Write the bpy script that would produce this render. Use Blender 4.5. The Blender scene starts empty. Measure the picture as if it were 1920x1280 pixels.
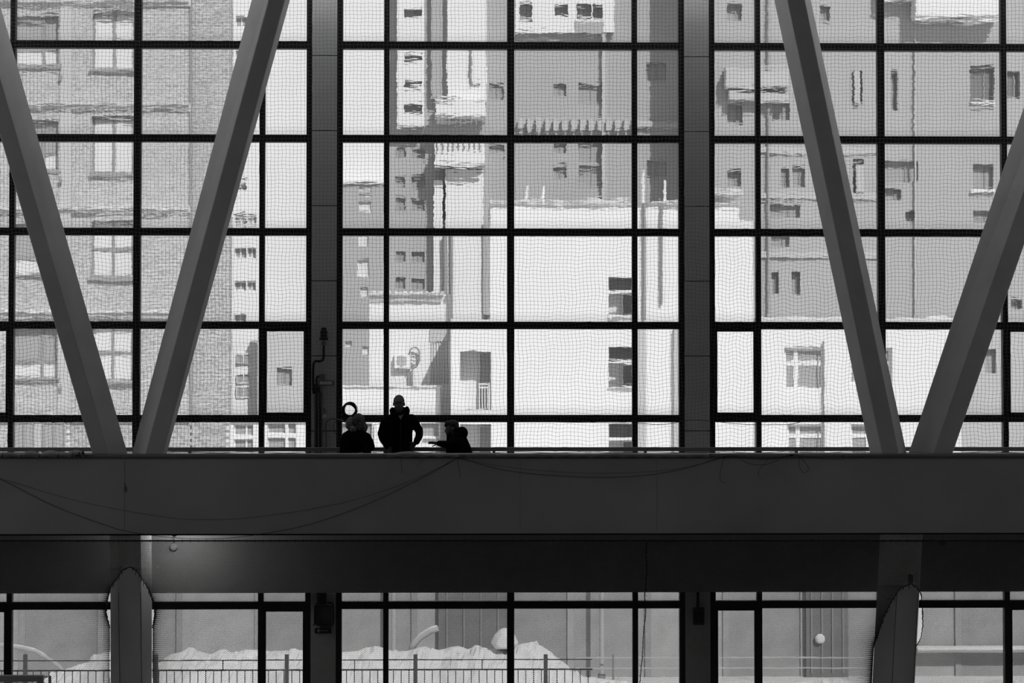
import bpy, math, random
import numpy as np
from mathutils import Vector, Matrix
random.seed(7); RNG = np.random.default_rng(7)
S = bpy.context.scene
COL = S.collection

# ------------------------------------------------------------------ camera, sky, sun, exposure
F = 4000.0                      # focal length in pixels of the 1920 wide frame
EYE = Vector((0, 0, 5.5)); YAW = 0.022; PITCH = math.atan(115 / F)
cam = bpy.data.cameras.new('camera'); cam.sensor_width = 36; cam.lens = F / 1920 * 36
cam.clip_end = 1000
camo = bpy.data.objects.new('camera', cam); COL.objects.link(camo)
camo.location = EYE; camo.rotation_euler = (math.pi / 2 + PITCH, 0, -YAW)
S.camera = camo
S.view_settings.view_transform = 'Standard'; S.view_settings.look = 'None'
S.view_settings.gamma = 1; S.view_settings.use_curve_mapping = False
S.view_settings.exposure = 0.0

W = bpy.data.worlds.new('sky'); S.world = W; W.use_nodes = True
W.node_tree.nodes['Background'].inputs[0].default_value = (1, 1, 1, 1)
W.node_tree.nodes['Background'].inputs[1].default_value = 0.48
sun = bpy.data.lights.new('sun', 'SUN'); sun.energy = 3.15; sun.angle = 0.01
suno = bpy.data.objects.new('sun', sun); COL.objects.link(suno)
suno.rotation_euler = Vector((0.46, -1, 0.92)).to_track_quat('Z', 'Y').to_euler()
suno.location = (20, -40, 40)

# ------------------------------------------------------------------ helpers
cr = Vector((math.cos(YAW), -math.sin(YAW), 0))
cf = Vector((math.sin(YAW) * math.cos(PITCH), math.cos(YAW) * math.cos(PITCH), math.sin(PITCH)))
cu = cr.cross(cf)
def at(px, py, Y):
    """the point of the place at depth Y that the photograph shows at (px, py)"""
    d = cf + cr * ((px - 960) / F) + cu * ((640 - py) / F)
    return EYE + d * ((Y - EYE.y) / d.y)
def ax(px, Y, py=640): return at(px, py, Y).x
def az(py, Y, px=960): return at(px, py, Y).z

ORG = {}
class MB:
    def __init__(s): s.v = []; s.f = []; s.m = []
    def add(s, vs, fs, mi=0):
        n = len(s.v); s.v += [tuple(v) for v in vs]
        for f in fs: s.f.append([n + i for i in f]); s.m.append(mi)
        return s
    def box(s, a, b, mi=0, bev=0):
        x0, y0, z0 = a; x1, y1, z1 = b
        if x0 > x1: x0, x1 = x1, x0
        if y0 > y1: y0, y1 = y1, y0
        if z0 > z1: z0, z1 = z1, z0
        vs = [(x0,y0,z0),(x1,y0,z0),(x1,y1,z0),(x0,y1,z0),(x0,y0,z1),(x1,y0,z1),(x1,y1,z1),(x0,y1,z1)]
        return s.add(vs, [(0,3,2,1),(4,5,6,7),(0,1,5,4),(1,2,6,5),(2,3,7,6),(3,0,4,7)], mi)
    def prism(s, rings, mi=0, cap=True):
        n = len(rings[0]); vs = [p for r in rings for p in r]; fs = []
        for k in range(len(rings) - 1):
            for i in range(n):
                j = (i + 1) % n
                fs.append((k*n+i, k*n+j, (k+1)*n+j, (k+1)*n+i))
        if cap: fs += [tuple(range(n))[::-1], tuple((len(rings)-1)*n + i for i in range(n))]
        return s.add(vs, fs, mi)
    def tube(s, pts, r, n=6, mi=0, closed=False):
        pts = [Vector(p) for p in pts]; rings = []
        rr = r if isinstance(r, (list, tuple)) else [r] * len(pts)
        ref = None
        for i, p in enumerate(pts):
            a = pts[(i-1) % len(pts)] if (closed or i) else p
            b = pts[(i+1) % len(pts)] if (closed or i < len(pts)-1) else p
            t = (b - a).normalized()
            if ref is None:
                ref = Vector((0,0,1)) if abs(t.z) < .9 else Vector((1,0,0))
            u = (ref - t * ref.dot(t)).normalized(); ref = u; w = t.cross(u)
            rings.append([p + (u*math.cos(2*math.pi*k/n) + w*math.sin(2*math.pi*k/n))*rr[i] for k in range(n)])
        if closed: rings.append(rings[0])
        return s.prism(rings, mi, not closed)
    def lathe(s, c, prof, n=16, axis='z', mi=0):
        c = Vector(c); rings = []
        for r, h in prof:
            ring = []
            for k in range(n):
                a = 2*math.pi*k/n; x, y = r*math.cos(a), r*math.sin(a)
                ring.append(c + (Vector((x,y,h)) if axis=='z' else Vector((x,h,y)) if axis=='y' else Vector((h,x,y))))
            rings.append(ring)
        return s.prism(rings, mi)
    def ball(s, c, r, n=12, mi=0, sc=(1,1,1), rot=None):
        c = Vector(c); rings = []; m = max(6, n//2 + 1)
        for i in range(m):
            a = math.pi*(i + .02)/(m - 1 + .04); ring = []
            for k in range(n):
                b = 2*math.pi*k/n
                p = Vector((math.sin(a)*math.cos(b)*sc[0], math.sin(a)*math.sin(b)*sc[1], -math.cos(a)*sc[2]))*r
                if rot: p = rot @ p
                ring.append(c + p)
            rings.append(ring)
        return s.prism(rings, mi)
    def cap(s, a, ra, b, rb, n=12, mi=0):
        """tapered limb with round ends"""
        a = Vector(a); b = Vector(b)
        s.ball(a, ra, n, mi); s.ball(b, rb, n, mi); return s.tube([a, b], [ra, rb], n, mi)
    def mesh(s, name, mats, off=Vector((0,0,0)), smooth=False):
        me = bpy.data.meshes.new(name)
        me.from_pydata([(v[0]-off.x, v[1]-off.y, v[2]-off.z) for v in s.v], [], s.f)
        for m in (mats if isinstance(mats, (list, tuple)) else [mats]): me.materials.append(m)
        if any(s.m): me.polygons.foreach_set('material_index', s.m)
        if smooth: me.polygons.foreach_set('use_smooth', [True]*len(s.f))
        me.update(); return me
    def out(s, name, mats, parent=None, smooth=False, bevel=0, **tags):
        V = np.array(s.v); lo, hi = V.min(0), V.max(0)
        o_w = Vector(((lo[0]+hi[0])/2, (lo[1]+hi[1])/2, lo[2]))
        o = bpy.data.objects.new(name, s.mesh(name, mats, o_w, smooth)); COL.objects.link(o)
        return place(o, o_w, parent, bevel, **tags)
def place(o, w, parent=None, bevel=0, **tags):
    w = Vector(w); ORG[o.name] = w
    o.location = w - (ORG[parent.name] if parent else Vector((0,0,0)))
    if parent: o.parent = parent
    if bevel:
        m = o.modifiers.new('bevel', 'BEVEL'); m.width = bevel; m.segments = 2; m.limit_method = 'ANGLE'
    for k, v in tags.items():
        if v: o[k] = v
    return o
def thing(name, loc, label=None, category=None, group=None, kind=None):
    o = bpy.data.objects.new(name, None); o.empty_display_size = .1; COL.objects.link(o)
    return place(o, loc, None, 0, label=label, category=category, group=group, kind=kind)
def inst(name, me, w, parent, **tags):
    o = bpy.data.objects.new(name, me); COL.objects.link(o); return place(o, w, parent, **tags)

def mat(name, v, rough=.8, var=0, scale=4.0, bump=0, spec=.3, stretch=None, metal=0):
    m = bpy.data.materials.new(name); m.use_nodes = True; nt = m.node_tree; b = nt.nodes['Principled BSDF']
    c = (v, v, v, 1) if not isinstance(v, tuple) else (*v, 1)
    b.inputs['Base Color'].default_value = c; b.inputs['Roughness'].default_value = rough
    b.inputs['Specular IOR Level'].default_value = spec; b.inputs['Metallic'].default_value = metal
    if var or bump:
        tc = nt.nodes.new('ShaderNodeTexCoord'); mp = nt.nodes.new('ShaderNodeMapping')
        if stretch: mp.inputs['Scale'].default_value = stretch
        nt.links.new(tc.outputs['Object'], mp.inputs[0])
        n = nt.nodes.new('ShaderNodeTexNoise'); n.inputs['Scale'].default_value = scale; n.inputs['Detail'].default_value = 6
        nt.links.new(mp.outputs[0], n.inputs['Vector'])
        r = nt.nodes.new('ShaderNodeValToRGB')
        r.color_ramp.elements[0].position = .3; r.color_ramp.elements[1].position = .7
        lo, hi = v*(1-var), v*(1+var)
        r.color_ramp.elements[0].color = (lo, lo, lo, 1); r.color_ramp.elements[1].color = (hi, hi, hi, 1)
        nt.links.new(n.outputs[0], r.inputs[0]); nt.links.new(r.outputs[0], b.inputs['Base Color'])
        if bump:
            bp = nt.nodes.new('ShaderNodeBump'); bp.inputs['Strength'].default_value = .6; bp.inputs['Distance'].default_value = bump
            n2 = nt.nodes.new('ShaderNodeTexNoise'); n2.inputs['Scale'].default_value = scale*12; n2.inputs['Detail'].default_value = 4
            nt.links.new(tc.outputs['Object'], n2.inputs['Vector'])
            nt.links.new(n2.outputs[0], bp.inputs['Height']); nt.links.new(bp.outputs[0], b.inputs['Normal'])
    return m
def brick_mat(name, c1, c2, mortar, w, h):
    m = bpy.data.materials.new(name); m.use_nodes = True; nt = m.node_tree; b = nt.nodes['Principled BSDF']
    tc = nt.nodes.new('ShaderNodeTexCoord'); sp = nt.nodes.new('ShaderNodeSeparateXYZ'); cb = nt.nodes.new('ShaderNodeCombineXYZ')
    nt.links.new(tc.outputs['Object'], sp.inputs[0]); nt.links.new(sp.outputs[0], cb.inputs[0]); nt.links.new(sp.outputs[2], cb.inputs[1])
    bt = nt.nodes.new('ShaderNodeTexBrick'); bt.inputs['Scale'].default_value = 1
    for k, v in (('Color1', c1), ('Color2', c2), ('Mortar', mortar)): bt.inputs[k].default_value = (v, v, v, 1)
    bt.inputs['Brick Width'].default_value = w; bt.inputs['Row Height'].default_value = h
    bt.inputs['Mortar Size'].default_value = h*.13
    nt.links.new(cb.outputs[0], bt.inputs['Vector']); nt.links.new(bt.outputs[0], b.inputs['Base Color'])
    b.inputs['Roughness'].default_value = .9
    return m
def glass_mats():
    """clear smooth inner face with a film of dust; rippled drawn-glass outer face"""
    res = []
    for k in range(4):
        m = bpy.data.materials.new(('dusty_glass', 'rippled_glass', 'lightly_rippled_glass', 'nearly_flat_glass')[k]); m.use_nodes = True; nt = m.node_tree
        nt.nodes.remove(nt.nodes['Principled BSDF']); out = nt.nodes['Material Output']
        g = nt.nodes.new('ShaderNodeBsdfGlass'); g.inputs['IOR'].default_value = 1.45; g.inputs['Roughness'].default_value = 0
        tc = nt.nodes.new('ShaderNodeTexCoord'); oi = nt.nodes.new('ShaderNodeObjectInfo')
        if k:
            mul = nt.nodes.new('ShaderNodeVectorMath'); mul.operation = 'MULTIPLY'; mul.inputs[1].default_value = (2.0, 1, 9.0)
            nt.links.new(tc.outputs['Object'], mul.inputs[0])
            ro = nt.nodes.new('ShaderNodeVectorMath'); ro.operation = 'ADD'
            sc = nt.nodes.new('ShaderNodeMath'); sc.operation = 'MULTIPLY'; sc.inputs[1].default_value = 60
            nt.links.new(oi.outputs['Random'], sc.inputs[0])
            nt.links.new(mul.outputs[0], ro.inputs[0]); nt.links.new(sc.outputs[0], ro.inputs[1])
            n = nt.nodes.new('ShaderNodeTexNoise'); n.inputs['Scale'].default_value = 1.0; n.inputs['Detail'].default_value = 3.0
            nt.links.new(ro.outputs[0], n.inputs['Vector'])
            bp = nt.nodes.new('ShaderNodeBump'); bp.inputs['Strength'].default_value = 1
            ds = nt.nodes.new('ShaderNodeMapRange'); ds.inputs['To Min'].default_value = (0, .0003, .00022, .00004)[k]; ds.inputs['To Max'].default_value = (0, .0011, .0006, .00016)[k]
            nt.links.new(oi.outputs['Random'], ds.inputs['Value']); nt.links.new(ds.outputs[0], bp.inputs['Distance'])
            nt.links.new(n.outputs[0], bp.inputs['Height']); nt.links.new(bp.outputs[0], g.inputs['Normal'])
            nt.links.new(g.outputs[0], out.inputs['Surface'])
        else:
            t = nt.nodes.new('ShaderNodeBsdfTranslucent'); t.inputs[0].default_value = (.8, .8, .8, 1)
            sp = nt.nodes.new('ShaderNodeSeparateXYZ'); nt.links.new(tc.outputs['Generated'], sp.inputs[0])
            r = nt.nodes.new('ShaderNodeValToRGB')
            e = r.color_ramp.elements
            e[0].position = .0; e[0].color = (.36,)*3 + (1,); e[1].position = .13; e[1].color = (.085,)*3 + (1,)
            nt.links.new(sp.outputs[2], r.inputs[0])
            mx = nt.nodes.new('ShaderNodeMixShader'); nt.links.new(r.outputs[0], mx.inputs[0])
            nt.links.new(g.outputs[0], mx.inputs[1]); nt.links.new(t.outputs[0], mx.inputs[2])
            nt.links.new(mx.outputs[0], out.inputs['Surface'])
        res.append(m)
    return res
G_IN, G_OUT, G_MID, G_FLAT = glass_mats()

concrete = mat('painted_concrete', .30, .85, .10, 1.6, .002)
strut_m = mat('strut_concrete', .56, .8, .08, 2.0, .0015)
beam_m = mat('beam_concrete', .43, .9, .12, .7, .002)
steel_black = mat('black_steel', .012, .5, 0, spec=.3)
panel_m = mat('grey_cladding', .66, .75, .06, 3)
dark_gap = mat('dark_joint', .02, .9)
dark_plastic = mat('dark_plastic', .025, .6)
mid_plastic = mat('grey_plastic', .22, .6)
pale_plastic = mat('pale_plastic', .85, .5)
rail_m = mat('painted_rail', .2, .5)
net_m = mat('net_cord', .16, .9)
net_low = mat('dark_net_cord', .05, .9)
wire_m = mat('black_wire', .012, .6)
cloth_m = mat('grey_tarp', .3, .8, .15, 6)
cloth_d = mat('dark_tarp', .02, .8)
floor_m = mat('hall_floor', .35, .6, .1, 1)
shell_m = mat('hall_wall', .60, .9, .05, 1)

# ------------------------------------------------------------------ hall shell
X0, X1, YB, ZC = -13.3, 13.9, -6.0, 12.9
YG = 30.0                                            # plane of the glazing
MB().box((X0, YB, -.3), (X1, YG + .1, 0)).out('floor', floor_m, kind='structure')
MB().box((X0 - .3, YB - .3, ZC), (X1 + .3, YG + .5, ZC + .3)).out('ceiling', shell_m, kind='structure')
def pierced(name, axis, c0, c1, a0, a1, z0, z1, openings):
    """outer wall of the hall with unseen openings added for fill daylight: openings are (from, to, sill, head)"""
    A = sorted({a0, a1} | {v for o in openings for v in o[:2]}); Z = sorted({z0, z1} | {v for o in openings for v in o[2:]})
    m = MB()
    for i in range(len(A) - 1):
        for j in range(len(Z) - 1):
            p, q = (A[i] + A[i+1])/2, (Z[j] + Z[j+1])/2
            if any(o[0] < p < o[1] and o[2] < q < o[3] for o in openings): continue
            if axis == 'x': m.box((c0, A[i], Z[j]), (c1, A[i+1], Z[j+1]))
            else: m.box((A[i], c0, Z[j]), (A[i+1], c1, Z[j+1]))
    return m.out(name, shell_m, kind='structure')
pierced('wall_left', 'x', X0 - .3, X0, YB, YG + .3, -.3, ZC, [(22, 29.6, 4.2, 12.4)])  # unseen openings added and sized to light the struts
pierced('wall_right', 'x', X1, X1 + .3, YB, YG + .3, -.3, ZC, [(24, 29.6, 6.0, 12.4)])
pierced('wall_back', 'y', YB - .3, YB, X0 - .3, X1 + .3, -.3, ZC, [(X0 + .5, -7.0, 10.6, 12.4)])

# ------------------------------------------------------------------ glazing wall: five bays, 4 x 6 lights above and 4 x 3 below
BAY = 698 * (ax(1283, YG) - ax(632, YG)) / 651.0
bx = ax(632, YG)
def rel(px): return ax(px, YG) - bx
VB = [(rel(632), rel(642)), (rel(719.6), rel(729.4)), (rel(950.7), rel(964)), (rel(1185), rel(1195)), (rel(1272.5), rel(1283))]
ROWS = [86.8 + 174.4 * k for k in range(-2, 8)]
ZR = [az(y, YG) for y in ROWS]
HB = az(0, YG) - az(6.8, YG)
def window(name, b, r0, r1, zb, zt, vents):
    """one bay of glazing between transom rows r0..r1"""
    x_ = bx + b * BAY
    w = thing(name, (x_ + BAY*.46, YG, zb), kind='structure')
    for i in (0, 4):
        a, c = VB[i]; MB().box((x_+a, YG-.07, zb), (x_+c, YG+.07, zt)).out('frame_post', steel_black, w)
    for i in (1, 2, 3):
        a, c = VB[i]; MB().box((x_+a, YG-.06, zb), (x_+c, YG+.06, zt)).out('mullion', steel_black, w)
    zs = [z for z in ZR[r0:r1+1]]
    edges = [(zs[k], zs[k+1]) for k in range(len(zs)-1)]
    grade = lambda zu: G_OUT if zu > ZR[4] + .1 else (G_MID if zu > ZR[6] + .1 else G_FLAT)
    for z in zs:
        if zb - .01 < z < zt + .01:
            MB().box((x_+VB[0][0], YG-.065, z-HB), (x_+VB[4][1], YG+.065, z+HB)).out('transom', steel_black, w)
    for (zu, zl) in edges:
        for i in range(4):
            xa, xb = x_ + VB[i][1], x_ + VB[i+1][0]; za, zc = max(zl + HB, zb), min(zu - HB, zt)
            if zc - za < .05: continue
            m = MB(); m.box((xa - .01, YG + .012, za - .01), (xb + .01, YG + .022, zc + .01)); m.m = [0, 0, 0, 0, 1, 0]
            p = m.out('pane', [G_IN, grade(zu)], w)
            if (i, round(zu, 2)) in vents:
                fr = MB(); t = .034
                fr.box((xa, YG-.05, za), (xa+t, YG+.01, zc)).box((xb-t, YG-.05, za), (xb, YG+.01, zc))
                fr.box((xa, YG-.05, za), (xb, YG+.01, za+t)).box((xa, YG-.05, zc-t), (xb, YG+.01, zc))
                s_ = fr.out('opening_sash', steel_black, w)
    return w
n = 0
ZSILL = az(959, YG)
for b in range(-2, 3):
    vu = set(); vl = set()
    if b == -1: vu = {(0, round(ZR[5], 2)), (3, round(ZR[5], 2))}; vl = {(0, round(ZR[8], 2)), (3, round(ZR[8], 2))}
    if b == 1: vu = {(0, round(ZR[5], 2)), (3, round(ZR[5], 2))}; vl = {(0, round(ZR[8], 2)), (3, round(ZR[8], 2))}
    n += 1; window('window_%d' % n, b, 0, 7, ZR[7] - .05, ZR[0] + .1, vu)
    n += 1; window('window_%d' % n, b, 7, 9, .02, ZR[7] - .06, vl)
zlow = .02
# solid piers between the bays, clad in panels
PX0, PX1 = rel(584) , 0.0
joints = [105 + 140.5 * k for k in range(-2, 6)]
for b in range(-2, 4):
    x_ = bx + b * BAY; xl, xr = x_ - (bx - ax(584, YG)), x_
    tr = MB().box((xl, YG - .06, 0), (xr, YG + .2, ZC)).out('trim_%d' % (b + 3), dark_gap, kind='structure')
    zz = [ZC] + [az(j, YG - .08) for j in joints] + [az(960, YG)]
    zz = [z for z in zz if z <= ZC]
    zz = zz + [.0]
    for k in range(len(zz) - 1):
        if zz[k] - zz[k+1] < .05: continue
        MB().box((xl + .004, YG - .08, zz[k+1] + .006), (xr - .004, YG - .055, zz[k] - .006)).out('panel', panel_m, tr)
# closing strips of wall beyond the outer bays and above the glazing
xL = bx - 2 * BAY - (bx - ax(584, YG)); xR = bx + 3 * BAY
wf = MB().box((X0, YG - .05, 0), (xL, YG + .2, ZC)).box((xR, YG - .05, 0), (X1, YG + .2, ZC)).box((xL, YG + .07, ZR[0] + .08), (xR, YG + .2, ZC)).out('wall_front', panel_m, kind='structure')

# ------------------------------------------------------------------ balcony: parapet beam, slab, ring beam
YP = 28.5
zt, zb = az(851, YP), az(1000, YP)
pb = MB().box((X0, YP, zb), (X1, YP + .62, zt - .055)).out('parapet_beam', beam_m, kind='structure', bevel=.008)
MB().box((X0, YP - .012, zt - .055), (X1, YP + .62, zt - .03)).out('coping_strip', mat('coping', .14, .8), pb)
MB().box((X0, YP + .004, zt - .03), (X1, YP + .62, zt)).out('coping_cap', concrete, pb)
crack_m = mat('hairline', .10, .9)
for px, cr_ in ((234, .0016), (975, .0011), (1232, .0011)):
    MB().tube([at(px + random.uniform(-1, 1), y, YP - .0005) for y in range(862, 1000, 12)], cr_, 4).out('crack', crack_m, pb)
zslab = zb + .14
MB().box((X0, YP + .625, zb + .005), (X1, YG - .085, zslab)).out('walkway_slab', concrete, kind='structure')
YR = 29.72
MB().box((X0, YR, az(1110.5, YR)), (X1, YG - .085, zb + .004)).out('ring_beam', mat('ring_beam_paint', .36, .9, .08, 1), kind='structure')

# ------------------------------------------------------------------ inclined struts and columns
def loft(pairs, y0, y1, name, m, label, cat, group=None):
    """pairs: (px at y0, px at y1, depth)"""
    r0 = [at(a, y0, d) for a, b, d in pairs]; r1 = [at(b, y1, d) for a, b, d in pairs]
    for q in (r0, r1):
        h = max(p.z for p in q) if q is r0 else q[0].z
        for p in q: p.z = h
    if y0 == 851:
        for p in r0: p.z = zt
    return MB().prism([r0, r1]).out(name, m, bevel=.012, label=label, category=cat, group=group)
YS = 28.62
def ex(xb, yb, xa, ya, yt): return xb + (xa - xb) * (yt - yb) / (ya - yb)
TOP = -245
def strut(edges, label):
    """edges: (x at y=851, x at y=430, depth behind the front face)"""
    loft([(xb, ex(xb, 851, xm, 430, TOP), YS + d) for xb, xm, d in edges], 851, TOP, 'concrete_strut', strut_m, label, 'strut', 'inclined concrete struts of the balcony')
strut([(173, 51, 0), (203.5, 82, 0), (239.5, 121.5, .38), (228, 110, .46), (185, 63, .46)], 'concrete strut at the far left leaning outward to the left, leftmost of the four')
strut([(247, 358, .38), (272, 388, 0), (305.5, 420, 0), (313, 427.5, .3), (303, 417, .46), (258, 369, .46)], 'concrete strut of the left pair leaning to the right, with a thin pale right edge')
strut([(1631, 1542, .38), (1654, 1565, 0), (1686, 1597.5, 0), (1700, 1611, .34), (1690, 1601, .46), (1643, 1554, .46)], 'concrete strut of the right pair leaning to the left, with a dark front face')
strut([(1703, 1843, .40), (1750, 1897, 0), (1786, 1932, 0), (1780, 1926, .44), (1716, 1856, .46)], 'concrete strut at the far right leaning outward to the right, rightmost of the four')
def column(rows, label):
    """rows: (y, xs) with depths shared"""
    dep = [.22, 0, 0, .22, .45, .45]
    rings = []
    for y, xs in rows:
        r = [at(x, y, YS + d) for x, d in zip(xs, dep)]; rings.append(r)
    o = MB().prism(rings).out('concrete_column', mat('column_paint', .78, .85, .08, 1.5, .0015), bevel=.01, label=label, category='column', group='columns under the balcony')
    for e in (1, 2):      # joint lines of the cladding along the front edges
        P_ = [at(xs[e] + (.6 if e == 1 else -.6), y, YS - .001) for y, xs in rows[:3]]
        MB().tube(P_, .003, 5).out('edge_joint', dark_gap, o)
column([(1560, (207, 225, 268, 285, 280, 212)), (1280, (207, 224, 266, 285, 280, 212)), (1110, (207, 221.5, 264, 285, 280, 212)), (999.5, (206, 220, 263, 284, 279, 211))], 'concrete column under the balcony at left, beside the lit lamp')
column([(1560, (1624, 1658, 1700, 1702, 1695, 1640)), (1280, (1635, 1672, 1713.5, 1715, 1708, 1650)), (1110, (1644, 1681, 1722, 1724, 1717, 1660)), (999.5, (1650, 1687, 1728, 1730, 1722, 1665))], 'concrete column under the balcony at right, set askew')

# ------------------------------------------------------------------ unseen fill lamps added under the roof to light the strut sides
for k in range(6):
    x = X0 + 2.4 + k*4.5
    t = thing('fill_lamp', (x, 29.2, ZC - .3), 'unseen fill lamp added above the walkway, %s from the left wall' % ('first', 'second', 'third', 'fourth', 'fifth', 'sixth')[k], 'fill lamp', 'fill lamps added above the walkway')
    MB().box((x - 2.0, 29.12, ZC - .2), (x + 2.0, 29.28, ZC - .12)).out('housing', rail_m, t)
    for e in (-1.5, 1.5): MB().tube([(x + e, 29.2, ZC - .14), (x + e, 29.2, ZC)], .012, 6).out('hanger', rail_m, t)
    La = bpy.data.lights.new('fill_lamp_light', 'AREA'); La.shape = 'RECTANGLE'; La.size = 4.0; La.size_y = .14; La.energy = 34
    lo = bpy.data.objects.new('fill_lamp_light', La); COL.objects.link(lo); lo.parent = t; lo.location = (0, 0, .08)

# ------------------------------------------------------------------ nets
def cords(polys, r, name, m, parent, n=3):
    V = []; Fc = []; base = 0
    ang = [2*math.pi*k/n for k in range(n)]
    for P in polys:
        P = np.asarray(P)
        if len(P) < 2: continue
        T = np.gradient(P, axis=0); T /= np.linalg.norm(T, axis=1)[:, None] + 1e-12
        A = np.cross(T, np.array([0, 1.0, 0])); A /= np.linalg.norm(A, axis=1)[:, None] + 1e-12
        B = np.cross(T, A)
        ring = np.stack([P + r*(math.cos(a)*A + math.sin(a)*B) for a in ang], 1)
        V.append(ring.reshape(-1, 3)); k = len(P)
        i = np.arange(k - 1)[:, None]*n; j = np.arange(n)[None, :]; j2 = (j + 1) % n
        Fc.append((np.stack([i + j, i + j2, i + n + j2, i + n + j], -1).reshape(-1, 4)) + base); base += k*n
    V = np.concatenate(V); Fc = np.concatenate(Fc)
    off = Vector((float(V[:, 0].mean()), float(V[:, 1].mean()), float(V[:, 2].min())))
    V = V - np.array(off)
    me = bpy.data.meshes.new(name); me.vertices.add(len(V)); me.vertices.foreach_set('co', V.astype(np.float32).ravel())
    me.loops.add(Fc.size); me.loops.foreach_set('vertex_index', Fc.astype(np.int32).ravel())
    me.polygons.add(len(Fc)); me.polygons.foreach_set('loop_start', np.arange(0, Fc.size, 4, dtype=np.int32))
    me.polygons.foreach_set('loop_total', np.full(len(Fc), 4, dtype=np.int32))
    me.materials.append(m); me.update(calc_edges=True)
    o = bpy.data.objects.new(name, me); COL.objects.link(o)
    return place(o, off, parent, 0, kind='stuff')
def knots(P, r, name, m, parent):
    """a small octahedral knot at each crossing"""
    D = np.array([[1,0,0],[-1,0,0],[0,1,0],[0,-1,0],[0,0,1],[0,0,-1]], float)*r
    T = np.array([[0,2,4],[2,1,4],[1,3,4],[3,0,4],[2,0,5],[1,2,5],[3,1,5],[0,3,5]])
    n = len(P); off = Vector((float(P[:,0].mean()), float(P[:,1].mean()), float(P[:,2].min())))
    V = (P[:, None, :] + D[None] - np.array(off)).reshape(-1, 3); Fc = (T[None] + (np.arange(n)*6)[:, None, None]).reshape(-1, 3)
    me = bpy.data.meshes.new(name); me.vertices.add(len(V)); me.vertices.foreach_set('co', V.astype(np.float32).ravel())
    me.loops.add(Fc.size); me.loops.foreach_set('vertex_index', Fc.astype(np.int32).ravel())
    me.polygons.add(len(Fc)); me.polygons.foreach_set('loop_start', np.arange(0, Fc.size, 3, dtype=np.int32)); me.polygons.foreach_set('loop_total', np.full(len(Fc), 3, dtype=np.int32))
    me.materials.append(m); me.update(calc_edges=True)
    o = bpy.data.objects.new(name, me); COL.objects.link(o); return place(o, off, parent, 0, kind='stuff')
def px_to_world(X, Y_, D):
    dx = (X - 960)/F; dy = (640 - Y_)/F
    d = np.stack([cf.x + cr.x*dx + cu.x*dy, cf.y + cr.y*dx + cu.y*dy, cf.z + cr.z*dx + cu.z*dy], -1)
    return np.array(EYE) + d * ((D - EYE.y)/d[..., 1])[..., None]
YN = 29.66
gx = np.arange(-310, 2230, 7.05); gy = np.arange(-50, 846, 7.05)
U, Vv = np.meshgrid(gx, gy)
low = np.clip((Vv - 250)/300, 0.15, 1)
ph = np.sin(U*.013)*2 + np.sin(U*.031 + 1)*.8
dY = low*(2.5*np.sin(U/8.2 + Vv*.012 + ph) * (.5 + .5*np.sin(U*.0046 + 1.2)) + 1.6*np.sin(U/41 + Vv/70.) ) + .5*np.sin(U/5.1 + Vv/23)
dX = low*(1.2*np.sin(Vv/17 + U/83) + 1.0*np.sin(Vv/61 + U/37)) + .4*np.sin(Vv/7 + U/31)
DN = YN + .02*np.sin(U/50 + Vv/90)
PN = px_to_world(U + dX, Vv + dY, DN)
up = thing('ball_net', at(960, 850, YN), 'fine square-mesh net stretched in front of the whole upper glazing', 'net')
cords([PN[i] for i in range(PN.shape[0])] + [PN[:, j] for j in range(PN.shape[1])], .0018, 'square_mesh', net_m, up)
knots(PN.reshape(-1, 3), .0042, 'knots', net_m, up)
MB().tube([at(x, 848 + .8*math.sin(x*.05), YN - .01) for x in range(-310, 2230, 14)], .006, 5).out('edge_rope', net_m, up)

# lower diamond net, gathered round the two columns
YL = 28.44
hx = [(-1, 1)]
L1 = dict(y=[1062.5, 1063.5, 1070, 1081, 1103, 1122, 1149, 1177, 1300], l=[243, 240, 229, 221, 206, 202, 199, 206, 206.5], r=[243, 246, 256, 264, 278, 285, 290.5, 286, 285.5])
L2 = dict(y=[1094.5, 1095.5, 1100, 1105, 1112, 1136, 1142, 1162, 1171, 1195, 1206, 1212, 1230, 1300], l=[1707, 1704, 1694, 1686, 1680.5, 1667, 1664, 1655, 1652.5, 1644.5, 1640, 1639, 1637.5, 1634], r=[1707, 1711, 1717, 1722, 1727, 1729, 1729, 1730, 1730.5, 1727, 1721, 1717, 1716, 1712])
HW, HH = 3.08, 3.68
ni = int(2540/HW); nj = int(286/HH)
def warp(u, v):
    x = u + .5*np.sin(v/19 + u/47); y = v + .6*np.sin(u/33) + .4*np.sin(u/11 + v/15)
    side = np.zeros_like(u)
    for T, c0 in ((L1, 244.5), (L2, 1707.0)):
        l = np.interp(y, T['y'], T['l']); r = np.interp(y, T['y'], T['r'])
        hole = y > T['y'][0]
        Wd = 150.0 if c0 < 900 else 235.0
        left = (x <= c0) & (x > c0 - Wd); right = (x > c0) & (x < c0 + Wd)
        t = np.clip(1 - np.abs(x - c0)/Wd, 0, 1)**3
        # above the arch the cords only lean towards it
        k = np.where(hole, 1.0, np.exp(-np.clip(T['y'][0] - y, 0, 99)/14.0))
        lo_, ro_ = np.where(hole, l, c0 - 5), np.where(hole, r, c0 + 5)
        side = np.where(hole & left, -1 - (c0 > 900)*2, np.where(hole & right, 1 + (c0 > 900)*2, side))
        d0 = np.abs(x - c0); damp = np.where(hole, 1.0, np.clip(d0/6, 0, 1))
        x = np.where(left, x - (c0 - lo_)*t*k*damp, np.where(right, x + (ro_ - c0)*t*k*damp, x))
    return x, y, side
polys = []
I = np.arange(-10, ni)
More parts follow.
